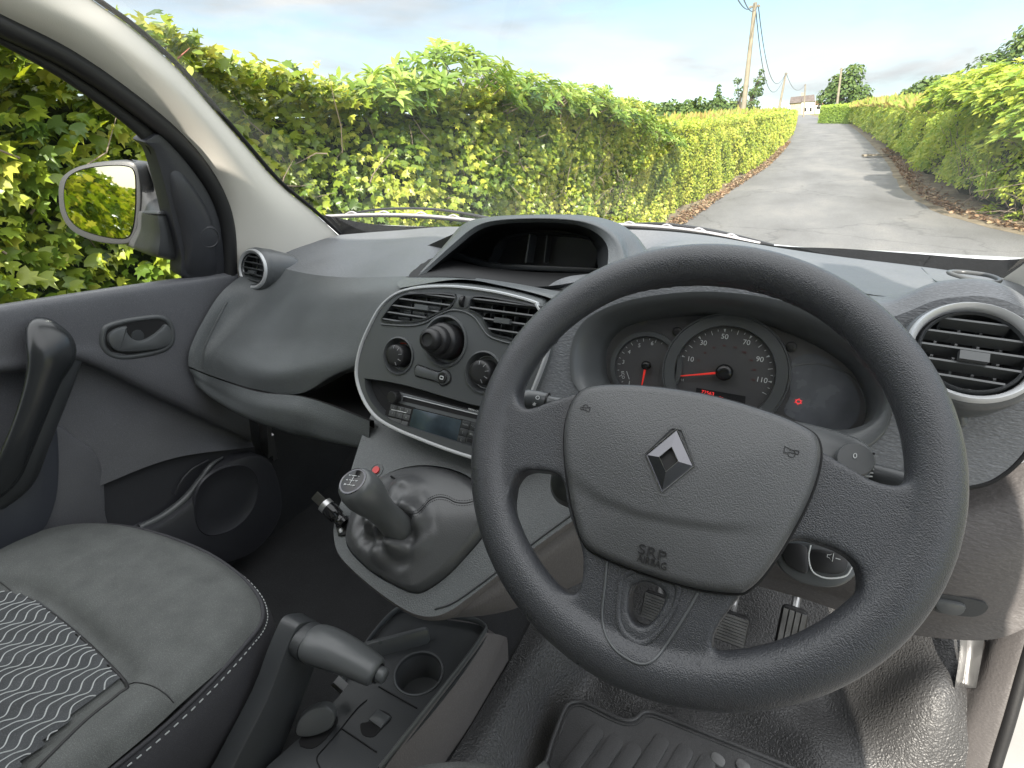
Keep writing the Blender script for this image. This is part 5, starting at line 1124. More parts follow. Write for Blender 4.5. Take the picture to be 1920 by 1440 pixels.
# ---- floor mat (lies loose on the floor) -------------------------------------------------------
mz = .505
MT = Fr((.30, .12, mz), (1, 0, 0), (0, 1, .03))
mt_o = cr(MT.pts([(1022, 1460), (1022, 1420), (1040, 1365), (1060, 1322), (1085, 1314), (1110, 1322), (1160, 1346), (1185, 1348), (1200, 1336), (1215, 1333), (1240, 1340), (1330, 1376), (1420, 1412), (1520, 1455), (1600, 1500), (1560, 1640), (1300, 1760), (1100, 1760)]), 4, True)
fm = mk('floor_mat', *slabVF(MT, mt_o, -.004, .004, .001), M['mat'], None)
tag(fm, 'loose black rubber floor mat with raised ribs lying in front of the pedals', 'floor mat')
tube('mat_border', [MT.w(a, b, .004) for a, b in offs(mt_o, .004)], .0038, M['mat'], fm, 8, closed=True)
tube('mat_border', [MT.w(a, b, .004) for a, b in offs(mt_o, .012)], .0016, M['mat'], fm, 6, closed=True)
for i, (x0, y0, w_) in enumerate(((1086, 1350, 1), (1123, 1368, 1), (1158, 1384, 1), (1212, 1368, 1), (1258, 1388, 1), (1300, 1410, 1))):
    c = MT.px(x0, y0+70); slab('mat_rib', MT, rrect(c[0], c[1], .026, .120, .012, rot=-.25), .003, .0068, M['mat'], fm, bev=.002)
for x, y in ((1345, 1428), (1392, 1440), (1440, 1462)): c = MT.px(x, y); slab('mat_stud', MT, rrect(c[0], c[1], .022, .018, .008, rot=-.2), .003, .008, M['pedal'], fm, bev=.002)

# ================================================================= OUTSIDE
def leafmat(name, cols, rough=.42, trans=.35, spec=.45):
    m, t, b = newmat(name); l = t.links.new
    at = N(t, 'ShaderNodeAttribute'); at.attribute_name = 'tint'; n = len(cols)
    r = ramp(t, [(i/(n-1), g4(c)) for i, c in enumerate(cols)]); l(at.outputs['Fac'], r.inputs[0])
    l(r.outputs[0], b.inputs['Base Color']); b.inputs['Roughness'].default_value = rough; b.inputs['Specular IOR Level'].default_value = spec
    tr = N(t, 'ShaderNodeBsdfTranslucent'); hs = N(t, 'ShaderNodeHueSaturation'); hs.inputs['Hue'].default_value = .485; hs.inputs['Saturation'].default_value = 1.1; hs.inputs['Value'].default_value = 1.5
    l(r.outputs[0], hs.inputs['Color']); l(hs.outputs[0], tr.inputs[0]); mi = N(t, 'ShaderNodeMixShader'); mi.inputs[0].default_value = trans
    l(b.outputs[0], mi.inputs[1]); l(tr.outputs[0], mi.inputs[2]); l(mi.outputs[0], t.nodes['Material Output'].inputs[0]); return m
LM = {
 'ivy': leafmat('ivy_leaves', [(.045, .065, .020), (.060, .115, .022), (.15, .24, .030), (.33, .40, .045), (.55, .54, .10)], .34, .3, .5),
 'elder': leafmat('elder_leaves', [(.05, .11, .02), (.12, .22, .035), (.25, .37, .06), (.42, .52, .14)], .45),
 'priv': leafmat('clipped_leaves', [(.06, .10, .020), (.16, .24, .026), (.32, .40, .038), (.50, .50, .08)], .45),
 'mix': leafmat('roadside_leaves', [(.05, .11, .018), (.14, .25, .03), (.28, .41, .05), (.46, .52, .08)], .5),
 'tips': leafmat('seed_heads', [(.20, .26, .05), (.34, .32, .08), (.42, .30, .11), (.30, .38, .06), (.24, .34, .05)], .7, .3),
 'tree': leafmat('tree_leaves', [(.03, .065, .018), (.07, .13, .03), (.14, .21, .045), (.24, .30, .07)], .55, .2),
 'litter': leafmat('dead_leaves', [(.15, .09, .05), (.30, .18, .10), (.42, .30, .19), (.22, .20, .10)], .7, .1)}
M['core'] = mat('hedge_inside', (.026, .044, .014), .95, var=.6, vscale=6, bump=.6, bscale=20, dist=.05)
M['bark'] = mat('bark', (.12, .095, .07), .85, bump=.5, bscale=40, var=.3, dist=.01)
M['twig'] = mat('dry_twigs', (.26, .20, .15), .8, var=.3, vscale=8)
M['wood'] = mat('weathered_pole', (.27, .235, .18), .8, bump=.4, bscale=30, var=.2, vscale=3, dist=.01, aniso=(1, 1, .1))
T_ivy = ([(0, 0, 0), (-.30, .05, .02), (-.50, .22, -.03), (-.30, .40, .03), (-.34, .66, -.02), (-.12, .62, .05), (0, 1.0, -.06), (.12, .62, .05), (.34, .66, -.02), (.30, .40, .03), (.50, .22, -.03), (.30, .05, .02), (0, .40, -.05)],
         [(12, 0, 1, 2), (12, 2, 3), (12, 3, 4, 5), (12, 5, 6), (12, 6, 7), (12, 7, 8, 9), (12, 9, 10), (12, 10, 11, 0)])
T_long = ([(0, 0, 0), (-.16, .30, .05), (-.13, .65, .03), (0, 1.0, -.10), (.13, .65, .03), (.16, .30, .05), (0, .5, -.03)], [(6, 0, 1), (6, 1, 2), (6, 2, 3), (6, 3, 4), (6, 4, 5), (6, 5, 0)])
T_oval = ([(0, 0, 0), (-.28, .35, .06), (-.22, .75, .02), (0, 1.0, -.06), (.22, .75, .02), (.28, .35, .06)], [(0, 1, 2, 3), (0, 3, 4, 5)])
def leaves(name, pos, nrm, tip, size, tint, T, m, parent=None, wide=1.0):
    tv = np.array(T[0]); tv[:, 0] *= wide; n = len(pos); k = len(tv)
    nrm = nrm/np.linalg.norm(nrm, axis=1)[:, None]; tip = tip-nrm*(tip*nrm).sum(1)[:, None]; tip /= np.linalg.norm(tip, axis=1)[:, None]+1e-9; sd_ = np.cross(tip, nrm)
    V = pos[:, None]+size[:, None, None]*(tv[None, :, 0:1]*sd_[:, None]+tv[None, :, 1:2]*tip[:, None]+tv[None, :, 2:3]*nrm[:, None]); V = V.reshape(-1, 3)
    li = []; ls = []; tot = 0
    for f in T[1]: li += list(f); ls.append(len(f))
    li = np.array(li); L_ = (np.arange(n)[:, None]*k+li[None]).ravel(); lt = np.tile(np.array(ls), n); st = np.concatenate([[0], np.cumsum(lt)[:-1]])
    me = bpy.data.meshes.new(name); me.vertices.add(len(V)); me.vertices.foreach_set('co', V.ravel().astype(np.float32)); me.loops.add(len(L_)); me.loops.foreach_set('vertex_index', L_.astype(np.int32))
    me.polygons.add(len(lt)); me.polygons.foreach_set('loop_start', st.astype(np.int32)); me.polygons.foreach_set('loop_total', lt.astype(np.int32)); me.update(calc_edges=True)
    me.polygons.foreach_set('use_smooth', np.ones(len(lt), bool))
    a = me.attributes.new('tint', 'FLOAT', 'POINT'); a.data.foreach_set('value', np.repeat(np.clip(tint, 0, 1), k).astype(np.float32)); me.materials.append(m)
    return link(bpy.data.objects.new(name, me), parent)
def nz(p, s, seed=0): return np.array([noise.noise(Vector((q[0]*s+seed, q[1]*s-seed, q[2]*s))) for q in p])
def interp(xs, ys, v): return np.interp(v, xs, ys)
def hedge(name, ys, xs, tops, side, dens, size, T, m, seed, thick=.5, depth=.22, bump=.16, tipdir=(0, 0, -1), topd=1.0, wide=1.0, sizevar=.35, tshift=0, core=True, dens_fn=None, rows_zmin=0.0):
    """side=+1: face looks to +x.  ys, xs, tops: face line and top height (world z) along y"""
    rs = np.random.RandomState(seed); ys = np.array(ys, float); xs = np.array(xs, float); tops = np.array(tops, float)
    fx = lambda y: interp(ys, xs, y); ft = lambda y: interp(ys, tops, y); gy = lambda y: SLOPE*np.maximum(0, y-1.5)
    # sample face
    yy = np.linspace(ys[0], ys[-1], 600); dn = np.array([dens(v) if callable(dens) else dens for v in yy]); hh = ft(yy)-gy(yy)
    w = dn*hh; A = np.trapezoid(w, yy) if hasattr(np, 'trapezoid') else np.trapz(w, yy); n = int(A); cdf = np.cumsum(w); cdf /= cdf[-1]
    y = np.interp(rs.rand(n), cdf, yy); z0 = gy(y)+rows_zmin; zt = ft(y)+.05*rs.randn(n)*.5; z = z0+(zt-z0)*rs.rand(n)
    sz = np.array([size(v) if callable(size) else size for v in y])*(1-sizevar/2+sizevar*rs.rand(n))
    P = np.stack([fx(y), y, z], 1); b = bump*(nz(P*np.array((1, 1, 1)), 1.1, seed)*1.3+nz(P, 3.1, seed+9)*.6)
    inn_ = rs.rand(n)**1.8*depth; rnd = .12*np.maximum(0, (z-zt+.35)/.35)**2
    P[:, 0] += side*(b-inn_-rnd*1.5)
    keep = nz(P, 2.3, seed+31) > -.50-.2*rs.rand(n); 
    P, y, z, sz, zt, b, inn_ = P[keep], y[keep], z[keep], sz[keep], zt[keep], b[keep], inn_[keep]; n = len(P)
    topk = np.clip((z-zt+.3)/.3, 0, 1)
    Nn = np.stack([np.full(n, side*.60)*(1-.5*topk), -.62+.0*y, .50+.5*topk], 1)+rs.randn(n, 3)*.40
    Tp = np.tile(np.array(tipdir, float), (n, 1))+rs.randn(n, 3)*.5+np.array((side*.35, 0, 0))
    cl = nz(P, 2.0, seed+5)
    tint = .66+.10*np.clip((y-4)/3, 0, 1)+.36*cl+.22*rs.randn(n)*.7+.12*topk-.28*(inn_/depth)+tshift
    root = empty(name, (float(xs[0]), float(ys[len(ys)//2]), float(gy(ys[len(ys)//2]))))
    inv = root.location.copy()
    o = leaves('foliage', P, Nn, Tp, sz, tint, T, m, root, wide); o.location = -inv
    if topd:
        n2 = int(n*.5*topd); y = np.interp(rs.rand(n2), cdf, yy); q = rs.rand(n2)
        P = np.stack([fx(y)-side*q*thick, y, ft(y)+.03*rs.randn(n2)-.10*(q-.35)**2], 1); P[:, 2] += bump*.7*nz(P, 2.2, seed+50)
        sz = np.array([size(v) if callable(size) else size for v in y])*(1-sizevar/2+sizevar*rs.rand(n2))
        Nn = np.array((side*.25, -.45, .9))+rs.randn(n2, 3)*.45; Tp = np.array((side*.6, -.2, .15))+rs.randn(n2, 3)*.6
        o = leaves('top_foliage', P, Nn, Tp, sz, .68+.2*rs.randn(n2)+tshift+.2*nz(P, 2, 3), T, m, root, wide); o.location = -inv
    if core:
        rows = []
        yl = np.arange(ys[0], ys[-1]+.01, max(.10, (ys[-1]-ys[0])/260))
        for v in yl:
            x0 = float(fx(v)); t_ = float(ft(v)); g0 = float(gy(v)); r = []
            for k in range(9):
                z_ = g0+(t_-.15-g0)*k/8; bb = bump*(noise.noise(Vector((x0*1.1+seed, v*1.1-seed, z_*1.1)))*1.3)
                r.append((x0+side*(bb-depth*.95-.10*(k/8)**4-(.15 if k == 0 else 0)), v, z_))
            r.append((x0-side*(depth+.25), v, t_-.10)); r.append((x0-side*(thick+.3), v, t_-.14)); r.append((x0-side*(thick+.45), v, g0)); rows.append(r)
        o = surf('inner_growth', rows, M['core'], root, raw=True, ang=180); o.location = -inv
    return root, inv
def twigs(root, inv, ys, fx, ft, side, n, seed, r0=.005, ln=.35):
    rs = random.Random(seed); parts = []
    for i in range(n):
        y = rs.uniform(*ys); z = rs.uniform(gz(y)+.15, ft(y)-.05); x = fx(y)+side*rs.uniform(-.16, .02)
        d = np.array((side*rs.uniform(-.1, .35), rs.uniform(-1, 1), rs.uniform(-.5, .7))); d /= np.linalg.norm(d); L_ = ln*rs.uniform(.5, 1.4)
        p = [np.array((x, y, z))+d*L_*t+np.array([rs.uniform(-.02, .02) for _ in range(3)]) for t in (0, .33, .66, 1)]
        parts.append(tubeVF(p, [r0*rs.uniform(.6, 1.3)*q for q in (1, .85, .65, .3)], 5))
    o = multi('twigs', parts, M['twig'], root); o.location = -inv

# ground, road, verges
gm, t, b = newmat('field_grass'); l = t.links.new
co = N(t, 'ShaderNodeTexCoord'); nn = N(t, 'ShaderNodeTexNoise'); nn.inputs['Scale'].default_value = .12; nn.inputs['Detail'].default_value = 8; l(co.outputs['Object'], nn.inputs['Vector'])
r = ramp(t, [(.3, (.10, .14, .03, 1)), (.5, (.17, .20, .045, 1)), (.7, (.26, .24, .07, 1))]); l(nn.outputs['Fac'], r.inputs[0]); l(r.outputs[0], b.inputs['Base Color']); b.inputs['Roughness'].default_value = .9
gy_ = [-80, -20, 0, 1.5, 6, 12, 25, 50, 100, 200, 400, 900, 2500]
surf('ground', [[(x, y, gz(y)-.012) for x in (-1200, -300, -80, -20, -5, 0, 5, 20, 80, 300, 1200)] for y in gy_], gm, None, raw=True); tag(bpy.data.objects['ground'], kind='structure')
am, t, b = newmat('asphalt'); l = t.links.new
co = N(t, 'ShaderNodeTexCoord'); n_a = N(t, 'ShaderNodeTexNoise'); n_a.inputs['Scale'].default_value = 1.1; n_a.inputs['Detail'].default_value = 7; n_a.inputs['Roughness'].default_value = .6
mpa = N(t, 'ShaderNodeMapping'); mpa.inputs['Scale'].default_value = (1, .45, 1); l(co.outputs['Object'], mpa.inputs[0]); l(mpa.outputs[0], n_a.inputs['Vector'])
r = ramp(t, [(.30, (.125, .122, .118, 1)), (.5, (.165, .163, .160, 1)), (.68, (.215, .208, .197, 1))]); l(n_a.outputs['Fac'], r.inputs[0])
n_b = N(t, 'ShaderNodeTexNoise'); n_b.inputs['Scale'].default_value = 90; n_b.inputs['Detail'].default_value = 3; l(co.outputs['Object'], n_b.inputs['Vector'])
ov = N(t, 'ShaderNodeMixRGB', blend_type='OVERLAY'); ov.inputs[0].default_value = .75; l(r.outputs[0], ov.inputs[1]); l(n_b.outputs['Fac'], ov.inputs[2]); 
vc = N(t, 'ShaderNodeTexVoronoi', feature='DISTANCE_TO_EDGE'); vc.inputs['Scale'].default_value = .55; wn = N(t, 'ShaderNodeTexNoise'); wn.inputs['Scale'].default_value = 2.5; wn.inputs['Detail'].default_value = 5
wm_ = N(t, 'ShaderNodeMixRGB'); wm_.inputs[0].default_value = .35; l(co.outputs['Object'], wn.inputs['Vector']); l(co.outputs['Object'], wm_.inputs[1]); l(wn.outputs['Color'], wm_.inputs[2]); l(wm_.outputs[0], vc.inputs['Vector'])
rc = ramp(t, [(.0, g4(.62)), (.012, g4(1))]); l(vc.outputs['Distance'], rc.inputs[0]); mc = N(t, 'ShaderNodeMixRGB', blend_type='MULTIPLY'); mc.inputs[0].default_value = .8; l(ov.outputs[0], mc.inputs[1]); l(rc.outputs[0], mc.inputs[2])
l(mc.outputs[0], b.inputs['Base Color']); b.inputs['Roughness'].default_value = .7
bp = N(t, 'ShaderNodeBump'); bp.inputs['Strength'].default_value = .8; bp.inputs['Distance'].default_value = .006; l(n_b.outputs['Fac'], bp.inputs['Height']); l(bp.outputs[0], b.inputs['Normal'])
def wob(y, s): return .07*noise.noise(Vector((y*1.3, s, 0)))+.05*noise.noise(Vector((y*4, s+7, 0)))
ry = [-12, -4, 1.5, 4, 6, 7.5, 8.8, 10, 11.5, 13, 16, 19, 23, 28, 33, 40, 50, 60, 72, 85, 110, 150, 220]
lx = [-1.45, -1.42, -1.40, -1.38, -1.34, -1.30, -1.28, -1.22, -1.17, -1.12, -.98, -.86, -.84, -.86, -.92, -1.1, -1.4, -1.7, -2.0, -2.4, -3.2, -4.6, -7]
rx = [6, 6, 6, 5.5, 4.6, 3.6, 2.75, 2.35, 2.18, 2.14, 2.25, 2.40, 2.50, 2.60, 2.70, 2.80, 2.90, 2.95, 3.0, 2.2, 1.0, -1.0, -3.5]
fine = np.concatenate([np.arange(-12, 45, .5), np.arange(45, 221, 5)])
lxf = np.interp(fine, ry, lx); rxf = np.interp(fine, ry, rx)
surf('road', [[(a+(b_-a)*k/6+(wob(y, 1) if k == 0 else wob(y, 5) if k == 6 else 0), y, gz(y)+.006+.02*(1-((k-3)/3)**2)) for k in range(7)] for y, a, b_ in zip(fine, lxf, rxf)], am, None, raw=True); tag(bpy.data.objects['road'], kind='structure')
M['verge'] = mat('verge_soil', (.19, .155, .105), .9, bump=.7, bscale=25, var=.45, vscale=3, dist=.02)
surf('left_verge', [[(a-.75, y, gz(y)+.02), (a-.35, y, gz(y)+.035), (a+.05+wob(y, 3), y, gz(y)+.008)] for y, a in zip(fine, lxf)], M['verge'], None, raw=True); tag(bpy.data.objects['left_verge'], kind='structure')
surf('right_verge', [[(b_-.05+wob(y, 8), y, gz(y)+.008), (b_+.4, y, gz(y)+.04), (b_+1.1, y, gz(y)+.06)] for y, b_ in zip(fine, rxf)], M['verge'], None, raw=True); tag(bpy.data.objects['right_verge'], kind='structure')
rs = np.random.RandomState(3)
def litter(n, y0, y1, fxl, w, nm, label, tsh=0):
    y = y0+(y1-y0)*rs.rand(n)**1.6; x = np.interp(y, fine, fxl[0])+fxl[1]*np.abs(rs.randn(n))*w+fxl[2]
    P = np.stack([x, y, SLOPE*np.maximum(0, y-1.5)+.03+.02*rs.rand(n)], 1); o = leaves(nm, P, np.array((0, 0, 1.))+rs.randn(n, 3)*.4, rs.randn(n, 3), .05+.03*rs.rand(n), rs.rand(n)+tsh, T_oval, LM['litter'])
    tag(o, label, 'leaf litter', kind='stuff')
litter(5200, 5.5, 34, (lxf, -1, .06), .13, 'leaf_litter', 'orange brown dead leaves along the foot of the left hedge')
litter(3000, 7.5, 26, (rxf, 1, .10), .20, 'leaf_litter', 'brown dead leaves along the foot of the right hedge', -.1)

# left: tall ivy hedge, elder bush growing out of it, low clipped hedge
hy = [-24, -14, -7, -4, -2, -1, 0, .46, .84, 1.25, 1.65, 2.5, 3.5, 4.5, 5.6, 6.7, 7.6, 8.6, 9.3]
hx = [-2.6, -2.3, -2.0, -1.8, -1.70, -1.62, -1.58, -1.58, -1.60, -1.62, -1.62, -1.62, -1.62, -1.62, -1.62, -1.60, -1.58, -1.58, -1.60]
ht = [1.5, 1.6, 1.7, 1.75, 1.75, 1.72, 1.68, 1.70, 1.76, 1.74, 1.74, 1.82, 1.88, 1.98, 2.03, 2.04, 2.0, 1.95, 1.90]
ivy, inv = hedge('ivy_hedge', hy, hx, ht, 1, lambda y: 300 if y < -3 else 3300 if y < 1.2 else 3100, lambda y: .085 if y < -3 else .048 if y < 1.2 else .043 if y < 3 else .040, T_ivy, LM['ivy'], 11, thick=.7, depth=.24, bump=.17, sizevar=.95)
tag(ivy, 'tall glossy ivy covered hedge close beside the passenger window and windscreen', 'hedge')
twigs(ivy, inv, (-.5, 7), lambda y: interp(hy, hx, y), lambda y: interp(hy, ht, y)-.2, 1, 380, 5, r0=.0035, ln=.26)
# elder bush: sprays of long pointed leaves above the ivy
def spray(name, centres, n, leafn, L_, m, seed, label, cat, T=T_long, up_=.5, face=(1, -.3, .4), stemr=.004, group=None, wide=1.0, trunk=None, ts=0):
    rs = np.random.RandomState(seed); P = []; Nn = []; Tp = []; S_ = []; Ti = []; stems = []
    for (c, rx_, ry_, rz_) , k in zip(centres, n):
        c = np.array(c)
        for i in range(k):
            d = rs.randn(3); d /= np.linalg.norm(d); d[2] = abs(d[2])*1.0-.35*rs.rand(); rr = (.55+.45*rs.rand()**.5)
            base = c+d*np.array((rx_, ry_, rz_))*rr; ax_ = d*np.array((1, 1, 1))+np.array((0, 0, up_))+np.array(face)*.3+rs.randn(3)*.25; ax_ /= np.linalg.norm(ax_)
            tn = .55+.25*rs.randn()+.25*(d[2])
            s_ = np.cross(ax_, rs.randn(3)); s_ /= np.linalg.norm(s_); t_ = np.cross(ax_, s_)
            if rs.rand() < .25: stems.append(tubeVF([base-ax_*L_*1.4, base], [stemr, stemr*.5], 4, cap=False))
            for j in range(leafn):
                a = 2*math.pi*j/leafn+rs.rand()*.5; out_ = s_*math.cos(a)+t_*math.sin(a); tp = out_*.85+ax_*(.5+.3*rs.rand())
                P.append(base-ax_*L_*.25*rs.rand()); Tp.append(tp); Nn.append(ax_*1.0-out_*.5+np.array((0, 0, .5))+rs.randn(3)*.15); S_.append(L_*(.75+.5*rs.rand())); Ti.append(tn+.12*rs.randn()+ts)
    root = empty(name, tuple(map(float, (centres[0][0][0], centres[0][0][1], gz(centres[0][0][1]))))); inv = root.location.copy()
    o = leaves('foliage', np.array(P), np.array(Nn), np.array(Tp), np.array(S_), np.array(Ti), T, m, root, wide); o.location = -inv
    if stems: o = multi('stems', stems, M['twig'], root); o.location = -inv
    if trunk:
        o = multi('trunk', [tubeVF(cr(p, 5), [float(q) for q in np.linspace(r_[0], r_[1], (len(p)-1)*5+1)], 8) for p, r_ in trunk], M['bark'], root); o.location = -inv
    tag(root, label, cat, group); return root
spray('elder_bush', [((-1.72, 2.9, 1.88), .30, .70, .28), ((-1.74, 4.1, 1.88), .32, .8, .25), ((-1.72, 5.2, 1.93), .34, .8, .25), ((-1.70, 6.3, 1.88), .34, .8, .22), ((-1.66, 7.3, 1.80), .30, .7, .18), ((-1.66, 8.3, 1.70), .32, .6, .18), ((-1.75, 2.15, 1.74), .22, .35, .20)], [150, 150, 170, 150, 110, 80, 50], 6, .085, LM['elder'], 21, 'bushy elder with pointed leaves rising above the middle of the left hedge', 'bush', trunk=[([(-1.95, 4.2, .2), (-1.9, 4.3, 1.0), (-1.8, 4.2, 1.8)], (.03, .012)), ([(-1.95, 5.8, .3), (-1.9, 5.7, 1.1), (-1.8, 5.8, 1.9)], (.03, .012))])
for i, (px_, py_) in enumerate(((330, 128), (352, 88))):
    pass
brx = [X(300, 150, -1.62), X(320, 122, -1.60), X(340, 104, -1.58), X(356, 90, -1.56)]
shoot = empty('ivy_shoot', tuple(map(float, brx[0]))); iv = shoot.location.copy()
o = tube('stem', brx, [.004, .003, .0025, .0012], mat('red_stem', (.35, .12, .08), .6), shoot, 6, sm=4); o.location = -iv
rs2 = np.random.RandomState(8); bp_ = np.array([brx[0]*(1-t)+brx[3]*t+rs2.randn(3)*.02 for t in rs2.rand(16)])
o = leaves('leaf_spray', bp_, np.array((.6, -.4, .6))+rs2.randn(16, 3)*.4, rs2.randn(16, 3), np.full(16, .04), rs2.rand(16)*.5+.5, T_oval, LM['ivy'], shoot); o.location = -iv
tag(shoot, 'thin reddish shoot sticking up above the hedge beside the windscreen pillar', 'shoot')
ly = [8.7, 9.5, 11, 13, 16, 19, 23, 28, 34, 42, 52, 64, 80]
lxx = [-1.75, -1.62, -1.50, -1.40, -1.25, -1.12, -1.10, -1.12, -1.18, -1.35, -1.6, -1.95, -2.5]
lt = [1.80, 2.00, 2.10, 2.28, 2.52, 2.78, 3.08, 3.45, 3.92, 4.5, 5.25, 6.15, 7.3]
hl_, inv = hedge('clipped_hedge', ly, lxx, lt, 1, lambda y: 1500 if y < 14 else 700 if y < 24 else 200 if y < 40 else 60, lambda y: .040 if y < 14 else .060 if y < 24 else .12 if y < 40 else .2, T_oval, LM['priv'], 31, thick=1.6, depth=.18, bump=.14, topd=1.6, tshift=.0, wide=1.5)
tag(hl_, 'low bright yellow green hedge running along the left edge of the road', 'hedge')
# rough seed-head growth along the top and behind the low hedge
def tufts(name, ys, xs, zs, n, L_, m, seed, label, cat):
    rs = np.random.RandomState(seed); y = ys[0]+(ys[-1]-ys[0])*rs.rand(n)**1.7; x = interp(ys, xs, y)+(rs.rand(n)-.5)*1.8; z = interp(ys, zs, y)+rs.randn(n)*.05
    P = np.stack([x, y, z], 1); Nn = np.array((.3, -1., .2))+rs.randn(n, 3)*.5; Tp = np.array((0, 0, 1.))+rs.randn(n, 3)*.35
    o = leaves(name, P, Nn, Tp, L_*(1+y/30)*(.6+.6*rs.rand(n)), rs.rand(n), T_long, m); tag(o, label, cat, kind='stuff')
tufts('seed_grass', [13, 20, 30, 50, 80], [-2.6, -2.4, -2.6, -3.2, -4.6], [2.15, 2.75, 3.45, 4.95, 7.1], 6000, .17, LM['tips'], 41, 'rough grass with orange seed heads behind the low left hedge', 'grass')
tufts('seed_grass', [15, 20, 30, 50, 70], [3.2, 3.3, 3.6, 3.8, 3.8], [2.45, 2.9, 3.7, 5.3, 6.7], 6000, .17, LM['tips'], 43, 'orange tinted seed heads along the top of the far right hedge', 'grass')

# right: hedge, big leafy bush, trees
qy = [7.6, 8.4, 9.3, 10.5, 12, 14, 16, 19, 23, 28, 34, 42, 52, 62, 70]
qx = [3.6, 3.05, 2.85, 2.70, 2.66, 2.62, 2.62, 2.68, 2.78, 2.86, 2.95, 3.05, 3.15, 3.2, 3.2]
qt = [1.9, 2.2, 2.4, 2.55, 2.60, 2.55, 2.45, 2.72, 3.05, 3.45, 3.95, 4.6, 5.4, 6.1, 6.7]
hr, inv = hedge('roadside_hedge', qy, qx, qt, -1, lambda y: 1100 if y < 13 else 650 if y < 22 else 180 if y < 40 else 50, lambda y: .052 if y < 13 else .068 if y < 22 else .14 if y < 40 else .22, T_oval, LM['mix'], 51, thick=1.6, depth=.26, bump=.28, topd=1.5, tshift=.13, rows_zmin=.28)
tag(hr, 'thick green hedge with bare soil at its foot along the right edge of the road', 'hedge')
twigs(hr, inv, (8.6, 14), lambda y: interp(qy, qx, y), lambda y: gz(y)+.9, -1, 90, 15, r0=.006, ln=.5)
hb2, inv = hedge('roadside_hedge', [6.2, 70.5, 71], [9, 9, 9], [.1, .1, .1], -1, 1, .1, T_oval, LM['mix'], 52, core=False, topd=0) if False else (None, None)
# the far bend: hedge that closes the view where the road turns left
rsb = np.random.RandomState(5); nb = 7000
tB = rsb.rand(nb); Pb = np.stack([3.1-2.9*tB**1.2, 69+7*tB, np.zeros(nb)], 1); Pb[:, 2] = SLOPE*(Pb[:, 1]-1.5)+.05+rsb.rand(nb)*1.75
bend = empty('bend_hedge', (1.8, 72, gz(72))); ivb = bend.location.copy()
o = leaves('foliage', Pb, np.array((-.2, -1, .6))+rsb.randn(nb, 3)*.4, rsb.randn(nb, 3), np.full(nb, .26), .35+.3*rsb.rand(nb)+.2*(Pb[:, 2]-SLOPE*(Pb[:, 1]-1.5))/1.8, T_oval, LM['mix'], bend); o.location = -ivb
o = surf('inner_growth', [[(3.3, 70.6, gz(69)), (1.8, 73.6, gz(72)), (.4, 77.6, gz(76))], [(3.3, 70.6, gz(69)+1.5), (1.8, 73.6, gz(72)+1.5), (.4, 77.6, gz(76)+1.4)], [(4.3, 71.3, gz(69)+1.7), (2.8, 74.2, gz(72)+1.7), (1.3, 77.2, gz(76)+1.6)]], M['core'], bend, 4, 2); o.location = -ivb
tag(bend, 'far hedge crossing behind the road where it bends left', 'hedge')
spray('leafy_bush', [((2.70, 11.6, 2.38), .60, 1.0, .5), ((2.8, 10.2, 2.16), .60, .9, .5), ((2.45, 12.9, 2.45), .50, 1.0, .45), ((2.95, 10.6, 1.65), .50, 1.0, .5), ((3.3, 11.5, 2.34), .7, 1.0, .5), ((2.95, 9.2, 1.8), .5, .8, .5)], [330, 330, 260, 260, 190, 220], 6, .125, LM['mix'], 61, 'large bright green bush with pointed leaves above the right hedge', 'bush', face=(-1, -.6, .4), wide=1.3, ts=.22, trunk=[([(3.4, 11, .7), (3.3, 11.1, 1.4), (3.1, 11.2, 2.2)], (.06, .02))])
def tree(name, base, blobs, n, L_, m, seed, label, th, tr, group=None, cat='tree'):
    rs = np.random.RandomState(seed); base = np.array(base, float); root = empty(name, tuple(base)); P = []; D_ = []; Ti = []
    tot = sum(b_[3]**2 for b_ in blobs)
    for bx, by, bz, r_ in blobs:
        k = int(n*r_*r_/tot); d = rs.randn(k, 3); d /= np.linalg.norm(d, axis=1)[:, None]; rr = r_*(.45+.55*rs.rand(k)**.4)[:, None]
        q = d*rr*np.array((1, 1, .85))+np.array((bx, by, bz)); ok = nz(q, 1.6/r_, seed) > -.22; q = q[ok]; P.append(q); D_.append(d[ok]); Ti.append(.45+.3*d[ok][:, 2]*.5+.25*nz(q, 1.2, 4)+.15*rs.randn(len(q)))
    P = np.concatenate(P); D_ = np.concatenate(D_); Ti = np.concatenate(Ti)
    leaves('crown', P, D_+np.array((0, 0, .5))+rs.randn(len(P), 3)*.4, rs.randn(len(P), 3), L_*(.7+.6*rs.rand(len(P))), Ti, T_oval, m, root, 1.6)
    limbs = [tubeVF([(0, 0, -.3), (.05*th, 0, th*.5), (0, .03*th, th)], [tr, tr*.7, tr*.45], 8)]
    for bx, by, bz, r_ in blobs: limbs.append(tubeVF([(0, 0, th*.6), (bx*.5, by*.5, (th*.6+bz)*.55), (bx, by, bz)], [tr*.5, tr*.3, tr*.1], 6))
    multi('trunk', limbs, M['bark'], root); tag(root, label, cat, group); return root
def base_at(px_, y, extra=0): p = Y(px_, 205, y); return (p[0], y, gz(y)-extra)
# ivy-clad dead tree beside the first pole
b0 = base_at(1404, 33); tree('ivy_tree', b0, [(.15, 0, 1.9, .42), (.22, 0, 2.5, .38), (.3, 0, 3.0, .30), (.0, 0, 1.4, .5), (.32, 0, 3.4, .16)], 1300, .10, LM['tree'], 71, 'narrow ivy covered tree standing just behind the nearest pole', 2.5, .14)
b0 = base_at(1384, 36); tree('bare_tree', b0, [(0, 0, 2.6, .35), (-.25, 0, 3.2, .25), (.2, 0, 2.9, .2)], 220, .12, LM['tree'], 72, 'small half bare tree to the left of the nearest pole', 2.6, .09)
